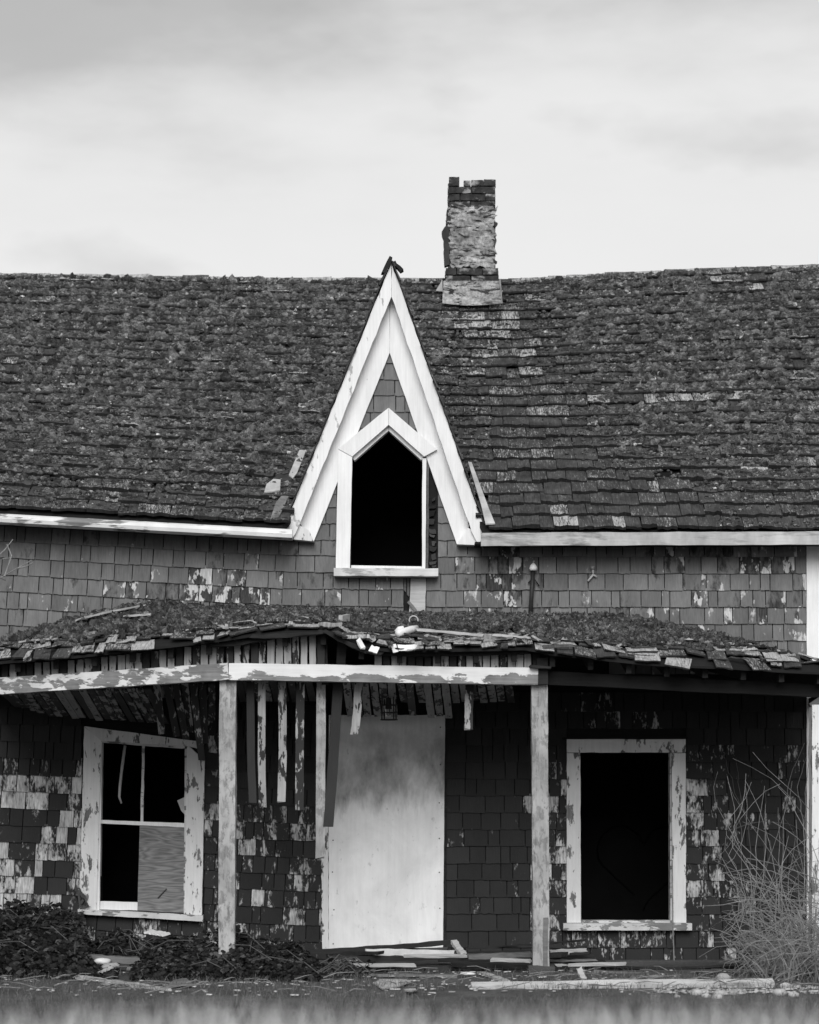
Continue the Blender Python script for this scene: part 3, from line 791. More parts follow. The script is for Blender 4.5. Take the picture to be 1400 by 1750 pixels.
for z, w, i in rows:
    y0 = CY-(.03 if w > .5 else 0); hw = w/2; bd = .1
    if i % 2 == 0: cuts = [-hw, -.01+rnd(-.02, .02), hw]
    else: cuts = [-hw, -hw+.11, .12+rnd(-.02, .02), hw]
    for a, b in zip(cuts, cuts[1:]): brick(cx0+(a+b)/2, y0+bd/2, z, b-a-.010, bd, RH-.010)
    for sx in (-1, 1): brick(cx0+sx*(hw-bd/2), y0+.1+.105, z, bd, .19, RH-.010); brick(cx0+sx*(hw-bd/2), y0+.1+.305, z, bd, .19, RH-.010)
    if i > 9 or i == 0: continue
    for a in (-1, 1): brick(cx0+a*hw/2, y0+w-bd/2+.02, z, hw-.012, bd, RH-.010)
z = cz(318)+RH*.5           # broken top course
for a, b, h in ((-.232, -.125, 1.3), (-.085, -.012, .78), (-.012, .115, .86), (.113, .235, .95)): brick(cx0+(a+b)/2, CY+.05, z+(h-1)*RH*.5, b-a-.006, .1, RH*h-.008)
brick(cx0-.18, CY+.25, z, .1, .19, RH-.01); brick(cx0+.18, CY+.25, z, .1, .19, RH-.01)
# torn wrap sheet round the middle
def sheet(fn, nu, nv, t=.004):
    m = MB(); slab_v = [[fn(u/nu, v/nv) for u in range(nu+1)] for v in range(nv+1)]
    top = [p for r in slab_v for p in r]; k = nu+1; n = len(top); bot = [p+Vector((0, t, 0)) for p in top]
    f = []
    for j in range(nv):
        for i in range(nu):
            a = j*k+i; f += [(a, a+1, a+k+1, a+k), (n+a+k, n+a+k+1, n+a+1, n+a)]
    for i in range(nu): f += [(i, n+i, n+i+1, i+1), (nv*k+i+1, n+nv*k+i+1, n+nv*k+i, nv*k+i)]
    for j in range(nv): f += [(j*k, (j+1)*k, n+(j+1)*k, n+j*k), (j*k+nu, n+j*k+nu, n+(j+1)*k+nu, (j+1)*k+nu)]
    m.add(top+bot, f); return m
def wrapf(p0, p1, p2, p3, seed, amp=.02, rag=.02):
    """corner pixels TL TR BR BL"""
    def fn(u, v):
        x = (p0[0]*(1-u)+p1[0]*u)*(1-v)+(p3[0]*(1-u)+p2[0]*u)*v; y = (p0[1]*(1-u)+p1[1]*u)*(1-v)+(p3[1]*(1-u)+p2[1]*u)*v
        e = min(u, 1-u, v, 1-v)
        j = 1 if e < 1e-6 else 0
        x += j*rnd(-1, 1)*rag*200; y += j*rnd(-1, 1)*rag*200
        w = mnoise.noise(Vector((u*5, v*6, seed)))*amp+abs(mnoise.noise(Vector((u*3, v*12, seed+4))))*amp*1.4
        return P(x, y, CY-.022-abs(w)-.0)
    return fn
chb(sheet(wrapf((764, 352), (849, 354), (846, 385), (763, 384), 1, .03), 16, 7), 'torn_wrap', M['wrap'])
chb(sheet(wrapf((768, 378), (846, 372), (845, 420), (769, 425), 2, .018), 16, 9), 'torn_wrap', M['wrap'])
chb(sheet(wrapf((769, 414), (847, 410), (846, 456), (768, 458), 3, .014), 16, 9), 'torn_wrap', M['wrap'])
for pts in ([(764, 384), (768, 388), (768, 452), (760, 455), (758, 415), (755, 396)], [(843, 375), (851, 381), (846, 388)], [(844, 396), (849, 410), (845, 422)], [(843, 442), (850, 447), (844, 452)], [(764, 358), (770, 356), (770, 386), (762, 382)]):
    m = MB(); m.pxpoly(pts, CY-.03, CY+.05, 1.0, 5); chb(m, 'torn_flap', M['tarpaper'])
# base flashing, its foot kicked out over the shingles
def ff_(u, v):
    x = 757+(856-757)*u+(v-.5)*2*(u-.5)*2; y = 480+38*v-6*(1-abs(2*u-1))*0+4*math.sin(math.pi*u)*v
    return P(x, y, CY-.05-.10*v*v)+Vector((0, .012*mnoise.noise(Vector((u*4, v*4, 7))), 0))
chb(sheet(ff_, 16, 6, .012), 'base_flashing', M['wrap'], label='bent pale metal flashing at the foot of the chimney')
m = MB(); m.tube([P(854.5, 478, CY-.08), P(856.5, 500, CY-.1), P(858, 519, CY-.16)], .008, 5); chb(m, 'flashing_edge', M['flash'])
m = MB(); m.pxpoly([(745, 497), (756, 478), (757, 498)], CY-.03, CY+.0, .4, 6); chb(m, 'torn_flap', M['scrap'])

# ------------------------------------------------------------------ porch
PY = -2.25; POSTY = -2.0
PEAVE = [(-260, 1158), (-100, 1143), (0, 1128), (130, 1119), (232, 1108), (357, 1092), (440, 1081), (555, 1073), (585, 1086), (620, 1101), (660, 1107), (760, 1108), (900, 1104), (940, 1114), (1100, 1130), (1250, 1137), (1400, 1146), (1460, 1150), (1600, 1152)]
PE = [(X_(a, PY), Z_(b, PY)) for a, b in PEAVE]
PW = [(X_(a, 0), Z_(b, 0)) for a, b in ((-400, 1033), (270, 1036), (500, 1046), (700, 1052), (900, 1055), (1060, 1053), (1500, 1053))]
PXL, PXR = X_(-105, PY), X_(1458, PY)
def PZ(x, y):
    t = (y-PY)/(-PY); ze, zw = itp(x, PE), itp(x, PW)
    tt = max(0, t)**.75
    f = ze+(zw-ze)*tt
    r = itp(PXR, PE)+(PXR-x)*.372; l = itp(PXL, PE)+(x-PXL)*.50
    return min(f, r, l)+.012*mnoise.noise(Vector((x*1.7, y*1.7, 1)))
pr = MB()
pxs = np.linspace(PXL, PXR, 76); pys = np.linspace(PY, -.002, 18)
slab(pr, lambda x, y: Vector((x, y, PZ(x, y)-.012)), pxs, pys, .018)
porch_roof = pr.build('porch_roof', M['sheath'], house)
def pframe(x, y):
    e = .05; ux = Vector((2*e, 0, PZ(x+e, y)-PZ(x-e, y))).normalized(); uy = Vector((0, 2*e, PZ(x, y+e)-PZ(x, y-e))).normalized(); uz = ux.cross(uy).normalized(); return ux, uz.cross(ux), uz
cnt = 0
pV, pF, pT, of = [], [], [], 0
for r in range(13):
    y = PY-.05+r*.165; x = PXL-.03+rnd(0, .1)
    while x < PXR+.02:
        w = rnd(.05, .14) if random.random() < .6 else rnd(.12, .24); xc = x+w/2; x += w+rnd(.003, .02)
        px = px_of((xc, y, 2.4))[0]
        yy = min(y+rnd(-.03, .03)*(2.2 if r < 2 else 1), -.2)
        if r == 0 and (random.random() < .10 or (560 < px < 640 and random.random() < .35)): continue
        y0 = max(yy, PY); slp = (PZ(xc, y0+.2)-PZ(xc, y0))/.2; zc = PZ(xc, y0)-slp*(y0-yy)
        ux = Vector((.1, 0, PZ(xc+.05, y0)-PZ(xc-.05, y0))).normalized(); uy = Vector((0, 1, slp)).normalized(); uz = ux.cross(uy).normalized(); uy = uz.cross(ux)
        a = random.gauss(0, .09 if r < 3 else .03); ux, uy = ux*math.cos(a)+uy*math.sin(a), uy*math.cos(a)-ux*math.sin(a)
        tl = rnd(.0, .06); uy2 = (uy-uz*tl).normalized(); uz2 = ux.cross(uy2); roll = random.gauss(0, .08); ux2 = (ux+uz2*roll).normalized(); uz2 = ux2.cross(uy2)
        mt = place_mat(Vector((xc, yy, zc))+uz*(.004+rnd(0, .012)), ux2, uy2, uz2, w, .26, rnd(.008, .014))
        tone = rnd(.1, .75)
        if px < 640: tone = rnd(.15, .7) if random.random() < .6 else rnd(.7, 1.0)
        if 640 < px: tone = rnd(.1, .5) if random.random() < .45 else rnd(.6, 1.2)
        if r == 2 and random.random() < .6: tone = rnd(0, .3)
        if r > 2 and px < 1150: tone = rnd(0, .4)
        i = random.randrange(8); vis = -30 < px < 1430
        if r < 4 and vis and cnt < 300:
            o = bpy.data.objects.new('shingle', RVM[i]); COL.objects.link(o); o.parent = porch_roof; o.matrix_world = mt; o.color = (tone, 0, 0, 1); cnt += 1
        else:
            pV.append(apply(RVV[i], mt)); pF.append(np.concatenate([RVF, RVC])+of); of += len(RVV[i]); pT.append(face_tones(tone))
link('shingle_field', bulk_mesh('shingle_field', np.concatenate(pV), np.concatenate(pF), np.concatenate(pT)), M['rshingle'], porch_roof, kind='stuff', color=(0, 0, 0, 1))
for i in range(70):           # splinters and slipped slivers along the eave
    px = rnd(0, 1400) if i % 3 else rnd(600, 1000); y = PY+rnd(-.06, .30); x = X_(px, y); a = random.gauss(0, .8); L_ = rnd(.06, .24)
    dx, dy = math.sin(a)*L_/2, math.cos(a)*L_/2; zz = PZ(x, max(PY, y))+.035+rnd(0, .015)-(max(0, PY-y)*.3)
    m = MB(); m.plank((x-dx, y-dy, zz-dy*.25+rnd(-.012, .012)), (x+dx, y+dy, zz+dy*.25+rnd(-.006, .006)), rnd(.012, .045), rnd(.004, .009), (1, 0, rnd(-.3, .3)), 3, .004, ragged=.02)
    m.build('shingle_splinter', M['rshingle'], porch_roof, color=(rnd(0, .5) if random.random() < .5 else rnd(.6, 1.3), 0, 0, 1))
# hip edge shingles, loose along both hips
for (xa, ya), (xb, yb), n in (((X_(1065, 0), -.06), (PXR-.1, PY+.15), 15), ((X_(268, 0), -.06), (PXL+.1, PY+.15), 15)):
    for i in range(n):
        t = (i+.5)/n; x = xa+(xb-xa)*t; y = ya+(yb-ya)*t; m = MB(); dx = (xb-xa)/n*rnd(.5, .75); dy = (yb-ya)/n*rnd(.5, .75)
        z = PZ(x, y)+.035; m.plank((x-dx, y-dy, PZ(x-dx, y-dy)+.045+rnd(0, .012)), (x+dx, y+dy, PZ(x+dx, y+dy)+.04), rnd(.09, .13), .012, (0, 1, .1), 3, .006, ragged=.01)
        m.build('hip_shingle', M['rshingle'], porch_roof, color=(rnd(.4, 1.3) if random.random() < .6 else .15, 0, 0, 1))
# moss on the porch
it = []; it2 = []
for _ in range(30000):
    y = rnd(PY+.10, -.03); x = rnd(PXL+.1, PXR-.1); px, py = px_of((x, y, PZ(x, y)))
    if not (-60 < px < 1460): continue
    t = (y-PY)/(-PY)
    d = 1.0
    if px > 640: d = ss(.08, .42, t)
    else: d = ss(.07, .30, t)
    if px > 1150: d *= ss(1430, 1150, px)*.9
    d *= .72+.8*mnoise.noise(Vector((x*2.2, y*2.2, 4)))
    if 600 < px < 900 and t < .35: d *= .4
    if random.random() > d: continue
    ux, uy, uz = pframe(x, y); s = rnd(.5, 1.2)*(1.25 if px < 330 else .9)
    (it if random.random() < .45 else it2).append((Vector((x, y, PZ(x, y)))+uz*.022, ux, uy, uz, .027*s, .027*s, .022*s*rnd(.6, 1.7), rnd(.35, 1.7) if random.random() < .96 else rnd(2, 3.5)))
it2 = [(a, b, c, d, e*.5, f*.5, g*.75, h*rnd(.8, 1.3)) for a, b, c, d, e, f, g, h in it2]
clumps('porch_moss', it, ICO2, .28, M['pmoss'], label='deep cushions of moss covering the porch roof', cat='moss', kind='stuff')
clumps('porch_moss', it2, ICO1, .25, M['pmoss'], label='small tufts of moss on the porch roof', cat='moss', kind='stuff')

# posts
def post(a, b, w, mat, nm='porch_post', **k):
    m = MB(); m.plank(a, b, w, w, (1, 0, 0), 16, .003); return m.build(nm, mat, house, **k)
p_l = post(P(388, 1672, POSTY), P(390.5, 1150, POSTY), .126, M['post'])
p_r = post(P(924.5, 1655, POSTY), P(921.5, 1150, POSTY), .124, M['post'])
m = MB(); m.plank(P(932, 1655, POSTY-.05), P(932, 1568, POSTY-.05), .036, .05, (1, 0, 0), 4, .004); m.build('splice', M['greywood'], p_r, color=(.8, 0, 0, 1))
m = MB(); c = P(925, 1668, POSTY); m.plank((c.x-.10, c.y, .03), (c.x+.10, c.y, .03), .09, .18, (0, 0, 1), 3, .008); m.build('post_footing', M['greywood'], house, color=(.35, 0, 0, 1))
p_c = post(P(1401, 1668, POSTY), P(1401, 1205, POSTY), .14, M['whitepeel'])
post(P(-75, 1668, POSTY), P(-75, 1170, POSTY), .126, M['post'])
m = MB(); m.plank(P(1385, 1208, POSTY), P(1440, 1170, POSTY), .05, .09, (0, 0, 1), 3, .005); m.build('bracket', M['greywood'], p_c, color=(.5, 0, 0, 1))
# header beams, thick, flaking paint along the top edge
for pts, lab in (([(-110, 1166), (-110, 1194), (391, 1162), (391, 1134)], 'left header beam, sloping, mostly bare of paint'), ([(392, 1134), (392, 1162.5), (919, 1168), (919, 1145)], 'middle header beam with white paint along its top')):
    a, b = P(pts[0][0], (pts[0][1]+pts[1][1])/2, -2.08), P(pts[2][0], (pts[2][1]+pts[3][1])/2, -2.08)
    m = MB(); m.plank(a-a, b-a, (pts[1][1]-pts[0][1])*.0045, .11, (0, 0, 1), 22, .0025)
    mt = peel_mat('beam_paint', .72, .10, .30, .22, 9, (.5, 1, 1.2), grain=(3, 60, 60), dirt=.10, zlow=(-.05, .035, .24, -.10) if 'middle' in lab else None)
    if 'left' in lab: mt = peel_mat('beam_paint_worn', .66, .08, .28, .55, 10, (.5, 1, 1.2), grain=(3, 60, 60), dirt=.25)
    o = m.build('header_beam', mt, house, label=lab); o.location = a
    if 'left' in lab: pass
m = MB(); m.plank(P(915, 1158, -1.95), P(1440, 1183, -1.95), .10, .09, (0, 0, 1), 10, .004); m.build('header_beam', M['sheath'], house, label='dark inner beam right of the middle post')
m = MB(); m.box(X_(917, -2.08), X_(936, -2.08), -2.13, -1.93, Z_(1170, -2.08), Z_(1125, -2.08)); m.build('post_cap', M['darkwood'], house)
m = MB(); m.plank(P(905, 1140, -2.12), P(941, 1142, -2.12), .018, .16, (0, 0, 1), 3, .003); m.build('cap_board', M['darkwood'], house)
# short upright boards between header and eave
frz = empty('porch_frieze', parent=house)
def ebot(px): return itp(px, PEAVE)+16
px = -40.0
while px < 912:
    w = rnd(11.5, 13.5)
    if 552 < px < 628: px += 14; continue
    yb = itp(px, [(-40, 1164), (391, 1136), (392, 1136), (919, 1147)])+3
    yt = max(itp(px+6, PEAVE)+(9 if px < 560 else 12), 1084)
    if px > 628: yt = 1118+rnd(-1, 1)
    if yb-yt > 8:
        m = MB(); m.plank(P(px+w/2+rnd(-.5, .5), yb, -2.05), P(px+w/2, yt, -2.05+rnd(-.008, .008)), w*.0045-.004, .018, (1, 0, 0), 4, .002)
        m.build('board', M['slat'], frz, color=(1, rnd(.35, .8) if random.random() < .75 else .1, 0, 1))
    px += 14.2
m = MB(); m.plank(P(556, 1170, -2.0), P(553, 1064, -2.0), .05, .05, (1, 0, 0), 6, .003); m.build('broken_stud', M['darkwood'], house)
m = MB(); m.plank(P(582, 1160, -1.98), P(585, 1092, -1.98), .07, .03, (1, 0, 0), 4, .003); m.build('broken_stud', M['darkwood'], house)
for a, b, y in (((430, 1088), (556, 1079), -2.22), ((556, 1079), (625, 1112), -2.24), ((590, 1097), (655, 1119), -2.20), ((640, 1117), (905, 1114), -2.12), ((360, 1103), (470, 1089), -2.15)):
    m = MB(); m.plank(P(a[0], a[1], y), P(b[0], b[1], y), .03, .07, (0, 0, 1), 6, .006, bend=(0, 0, -.01), ragged=.02); m.build('eave_batten', M['darkwood'], porch_roof)
# rafters seen from below
for px in np.arange(-60, 1460, 62):
    x = X_(px, -1.2)
    ys, ye = -2.15, -.05
    def under(y): return PZ(x, y)-.085
    m = MB(); m.plank((x, ys, under(ys)-.02), (x, ye, under(ye)-.02), .09, .04, (0, 0, 1), 4, .002); m.build('rafter', M['darkwood'], porch_roof)
# ceiling boards
ceil = empty('porch_ceiling', parent=house)
def cboard(a, ya, b, yb, w=11.5, peel=None, mat='slat', bend=None):
    pa, pb = P(a[0], a[1], ya), P(b[0], b[1], yb); m = MB(); n = 8
    m.plank(pa, pb, w*.0046, .014, (1, 0, 0), n, .0025, bend=bend, ragged=.012)
    return m.build('ceiling_board', M[mat], ceil, color=(1, rnd(.2, .75) if peel is None else peel, 0, 1))
px = 4.0
while px < 262:
    cboard((px-4, 1178+rnd(-2, 1)), -1.93, (px+27+rnd(-3, 3), itp(px, [(0, 1205), (60, 1222), (160, 1230), (262, 1236)])+rnd(-2, 2)), -.45, 12); px += 14
for px, yb, xb in ((268, 1254, 277), (284, 1258, 303), (300, 1262, 318), (316, 1250, 325), (330, 1300, 345), (347, 1270, 350), (362, 1230, 362)): cboard((px, 1168), -1.85, (xb, yb), -1.2, 12, rnd(.25, .5))
for px in (408, 421, 436, 452, 466, 481, 497, 512, 527): cboard((px, 1163), -1.93, (px+8, 1197+rnd(-2, 2)), -.6, 12, rnd(.2, .6))
# boards hanging straight down, nailed only at the header
for (xa, xb, yb, w, pl, mt) in ((428, 432, 1371, 13, .22, 'slat'), (448, 449, 1379, 12.5, .56, 'slat'), (482, 481, 1372, 13.5, .52, 'slat'), (514, 512, 1382, 14, .42, 'slat'), (549, 547, 1466, 15, .14, 'post'), (578, 561, 1412, 17, .10, 'slat'), (613, 606, 1254, 14, .6, 'slat'), (803, 801, 1246, 14, .5, 'slat')):
    cboard((xa, 1160), -1.90, (xb, yb), -1.86, w, pl, mt, bend=(rnd(-.008, .008), .02, 0))
px = 592.0
while px < 872:
    yb = 1223 if px < 775 else 1198
    if random.random() < .12: yb -= 25
    cboard((px, 1163), -1.93, (px+rnd(4, 9), yb+rnd(-2, 3)), -.55, 12.5, rnd(.35, .75)); px += 15.3
# roof-side backing above the ceiling boards
# hanging lantern
ln = empty('porch_lantern', P(665, 1232, -1.3), house, label='dark rusted metal lantern hanging under the porch ceiling')
def lb(mb, nm, mat): o = mb.build(nm, mat, ln); o.matrix_parent_inverse = Matrix.Translation(-ln.location); return o
c = lambda x, y: P(x, y, -1.3)
m = MB(); m.tube([c(665, 1160), c(665, 1186)], .006, 5); lb(m, 'stem', M['metal_dark'])
m = MB(); m.tube([c(665, 1181), c(665, 1190)], [.03, .07], 8); lb(m, 'canopy', M['metal_dark'])
for an in range(4):
    dx = math.cos(an*math.pi/2+.6)*.065; dy = math.sin(an*math.pi/2+.6)*.065
    m = MB(); p = c(665, 1190); q = c(665, 1230); m.tube([p+Vector((dx, dy, 0)), q+Vector((dx*1.05, dy*1.05, 0))], .006, 5); lb(m, 'cage_bar', M['metal_dark'])
for py in (1205, 1218, 1230):
    m = MB(); p = c(665, py); m.tube([p+Vector((math.cos(t)*.066, math.sin(t)*.066, 0)) for t in np.linspace(0, 2*math.pi, 13)], .005, 5); lb(m, 'cage_ring', M['metal_dark'])
m = MB(); m.tube([c(664, 1192), c(664, 1212)], [.02, .028], 8); lb(m, 'bulb_socket', M['metal_dark'])
m = MB(); m.plank(c(658, 1206), c(660, 1224), .010, .004, (1, 0, 0), 2, .001); lb(m, 'glass_shard', M['china'])

# ------------------------------------------------------------------ doors and windows of the ground floor
m = MB(); m.pxpoly([(562, 1222), (761, 1222), (757, 1628), (562, 1628)], -.075, -.055, .35, 15); dr = m.build('boarded_door', M['plydoor'], house, label='large pale plywood sheet covering the front door')
for py in range(1245, 1620, 62):
    for px in (570, 752):
        m = MB(); c = P(px+rnd(-2, 2), py+rnd(-6, 6), -.076); m.tube([c+Vector((0, .004, 0)), c+Vector((0, -.003, 0))], .006, 6); m.build('nail', M['metal_dark'], dr)
for pts in ([(549, 1400), (562, 1396), (562, 1628), (551, 1628)], [(757, 1224), (763, 1224), (762, 1628), (757, 1628)], [(549, 1236), (562, 1236), (562, 1396), (549, 1400)]):
    m = MB(); m.pxpoly(pts, -.05, .0, 1.2, 8); m.build('door_casing', M['whitepeel'] if pts[0][1] > 1300 else M['darkwood'], dr)
# left window, leaning with the wall
w1 = empty('left_window', parent=house)
def part_(name, pts, y0, y1, mat, parent, r=.5, **k): m = MB(); m.pxpoly(pts, y0, y1, r, 14); return m.build(name, M[mat], parent, **k)
part_('casing', [(144, 1242), (173, 1264), (165, 1557), (136, 1554)], -.055, .003, 'whitepeel', w1)
part_('casing', [(320, 1272), (350, 1300), (345, 1570), (315, 1566)], -.055, .003, 'whitepeel', w1)
part_('casing', [(144, 1241), (348, 1268), (348, 1282), (320, 1275), (173, 1266)], -.057, .003, 'whitepeel', w1)
part_('sill', [(133, 1554), (347, 1564), (347, 1575), (133, 1562)], -.11, .10, 'whiteold', w1)
part_('stop', [(169, 1264), (175, 1268), (170, 1556), (163, 1556)], -.04, .06, 'white', w1)
part_('stop', [(169, 1263), (320, 1273), (320, 1280), (172, 1269)], -.035, .06, 'whiteold', w1)
part_('stop', [(316, 1275), (322, 1275), (318, 1562), (314, 1562)], -.035, .06, 'whiteold', w1)
part_('meeting_rail', [(170, 1401), (318, 1407), (318, 1414), (170, 1407)], -.02, .03, 'white', w1)
part_('muntin', [(243, 1271), (247.5, 1271), (245, 1406), (240, 1406)], -.012, .02, 'whiteold', w1)
part_('bottom_rail', [(166, 1540), (237, 1542), (236, 1556), (164, 1554)], -.01, .03, 'white', w1)
part_('plywood_infill', [(239, 1410), (319, 1414), (315, 1560), (235, 1556)], -.032, -.020, 'plygrain', w1, .2, label='grained plywood panel in the lower right of the left window')
m = MB(); m.tube([P(270, 1535, -.035), P(285, 1519, -.035)], .006, 5); m.build('scorch_mark', M['tarpaper'], w1)
st = MB(); st.tube([P(a, b, .1) for a, b in ((214, 1274), (209, 1310), (205, 1345), (204, 1362), (208, 1373))], [.014, .014, .013, .012, .008], 5)
st.build('hanging_strip', M['scrap'], None, smooth=True, label='curled pale strip hanging inside the upper left pane of the left window', cat='strip')
m = MB(); m.pxpoly([(303, 1368), (316, 1362), (316, 1392), (310, 1386)], .05, .056); m.build('paper_scrap', M['scrap'], None, label='torn pale paper scrap at the right edge inside the left window', cat='paper')
# right window
w2 = empty('right_window', parent=house)
part_('casing', [(969, 1287), (992, 1287), (993, 1577), (969, 1577)], -.055, .003, 'whitepeel', w2)
part_('casing', [(1148, 1287), (1172, 1287), (1173, 1577), (1150, 1577)], -.055, .003, 'whitepeel', w2)
part_('casing', [(969, 1263), (1172, 1262), (1172, 1286), (969, 1286)], -.057, .003, 'whitepeel', w2)
part_('cornice', [(963, 1260), (1176, 1259), (1176, 1263), (963, 1263)], -.08, .003, 'sheath', w2)
part_('sill', [(963, 1578), (1183, 1578), (1183, 1590), (963, 1590)], -.11, .05, 'whiteold', w2)
part_('inner_sill', [(992, 1573), (1148, 1573), (1148, 1578), (992, 1578)], -.02, .13, 'whiteold', w2)
part_('jamb', [(1145, 1287), (1148, 1287), (1149, 1577), (1146, 1577)], -.02, .12, 'whiteold', w2, .2)
m = MB(); m.tube([P(1149, 1470, -.065), P(1150, 1580, -.115), P(1152.5, 1652, -.10)], .005, 5); m.build('cord', M['twig'], None, label='thin pale cord hanging from the sill of the right window', cat='cord')
# service mast and insulators on the upper wall
ma = empty('service_mast', P(909, 1056, -.06), house)
def mb_(mb, nm, mat): o = mb.build(nm, mat, ma, smooth=True); o.matrix_parent_inverse = Matrix.Translation(-ma.location); return o
m = MB(); m.tube([P(906, 1058, -.07), P(909, 1010, -.07), P(911, 975, -.07)], .018, 8); mb_(m, 'pipe', M['metal_dark'])
m = MB(); m.tube([P(911.5, 975, -.08), P(911.5, 971, -.08), P(911.5, 966, -.08), P(911.5, 962, -.08)], [.03, .036, .026, .006], 10); mb_(m, 'weather_cap', M['china'])
m = MB(); m.tube([P(903, 997, -.05), P(911, 986, -.06), P(922, 1002, -.05)], .006, 5); mb_(m, 'loose_wire', M['metal_dark'])
ib = empty('insulator_bracket', P(1013, 983, -.05), house)
for pts, r in (([(1013, 970), (1014, 982)], .012), ([(1014, 982), (1005, 993)], .010), ([(1014, 982), (1020, 986)], .009)):
    m = MB(); m.tube([P(a, b, -.05) for a, b in pts], [r, r*.8], 7); o = m.build('insulator', M['scrap'], ib, smooth=True); o.matrix_parent_inverse = Matrix.Translation(-ib.location)
m = MB(); m.tube([P(1012.5, 968, -.06), P(1013, 973, -.06)], .017, 8); o = m.build('insulator_head', M['flash'], ib, smooth=True); o.matrix_parent_inverse = Matrix.Translation(-ib.location)

# ------------------------------------------------------------------ loose things on the porch roof
def on_porch(px, y, lift=.0): x = X_(px, y); return Vector((x, y, PZ(x, y)+lift))
def thing_plank(name, label, cat, a, b, w, t, mat, wdir=(0, 0, 1), group=None, color=None, bend=None, n=8, jit=.004):
    m = MB(); m.plank(a, b, w, t, wdir, n, jit, bend=bend, ragged=.012); return m.build(name, M[mat], None, label=label, cat=cat, group=group, color=color)
def ontop(px, py, lift):       # porch roof point behind a pixel
    lo, hi = PY, -.05
    for _ in range(30):
        y = (lo+hi)/2; q = px_of((X_(px, y), y, PZ(X_(px, y), y)+lift))
        if q[1] > py: lo = y
        else: hi = y
    return Vector((X_(px, lo), lo, PZ(X_(px, lo), lo)+lift))
m = MB(); a, b = ontop(680, 1083, .045), ontop(712, 1073, .05); m.tube([a, a.lerp(b, .3), a.lerp(b, .7), b], [.026, .030, .030, .022], 9); m.build('clay_pipe', M['china'], None, smooth=True, label='broken white pipe lying on the porch roof below the gable window', cat='pipe')
m = MB(); a = ontop(683, 1076, .045); m.tube([a+Vector((-.03, 0, -.02)), a, a+Vector((.035, 0, .012))], [.018, .027, .02], 8); m.build('pipe_fragment', M['china'], None, smooth=True, label='short white pipe fragment left of the broken white pipe', cat='pipe')
m = MB(); a = ontop(707, 1061, .05); R, r = .040, .030; vv = []
for d, q in ((-.06, R), (.05, R), (.05, r), (-.06, r)):
    for k in range(14): an = 2*math.pi*k/14; vv.append((a.x+math.cos(an)*q, a.y+d, a.z+math.sin(an)*q))
m.add(vv, [(j*14+k, j*14+(k+1) % 14, ((j+1) % 4)*14+(k+1) % 14, ((j+1) % 4)*14+k) for j in range(4) for k in range(14)]); m.build('pipe_ring', M['scrap'], None, smooth=True, label='open round pipe end facing out on the porch roof', cat='pipe')
thing_plank('stick', 'long pale stick lying on porch roof moss right of the white pipe', 'stick', ontop(714, 1076, .07), ontop(826, 1086, .07), .018, .02, 'palewood')
thing_plank('stick', 'short thin pale stick lying on porch roof toward the service mast', 'stick', ontop(842, 1085, .07), ontop(906, 1091, .07), .014, .016, 'palewood')
thing_plank('loose_shingle', 'white stone-like chip on porch roof left of the pipes', 'shingle', ontop(582, 1057, .05), ontop(595, 1055, .05), .05, .03, 'palewood', n=3)
for i, (a, b, lb_) in enumerate((((137, 1058), (170, 1050), 'loose pale shingle lowest on the left porch hip'), ((175, 1048), (240, 1036), 'long pale shingle board along the top of the left porch hip'), ((215, 1053), (255, 1050), 'pale loose shingle lying in moss beside the left porch hip'))):
    thing_plank('loose_shingle', lb_, 'shingle', ontop(a[0], a[1], .07), ontop(b[0], b[1], .07), .10, .014, 'palewood', (0, 1, .1), n=4)
for a, b, mt in (((610, 1099), (624, 1112), 'china'), ((636, 1104), (650, 1107), 'china'), ((678, 1105), (712, 1106), 'china'), ((633, 1093), (660, 1092), 'scrap')):
    pass
for i, (a, b, w, lb_) in enumerate((((612, 1092), (621, 1109), .035, 'narrow white shingle sliver sticking out of the broken porch eave'), ((634, 1108), (646, 1112), .05, 'small rounded white shingle below the broken porch eave'), ((682, 1107), (711, 1107), .045, 'wide white shingle hanging at the porch eave under the white pipe'), ((671, 1101), (676, 1113), .04, 'curled white shingle end at the porch eave left of the wide one'))):
    thing_plank('broken_shingle', lb_, 'shingle', P(a[0], a[1], -2.32), P(b[0], b[1], -2.33), w, .012, 'china', (0, .3, 1), n=3)

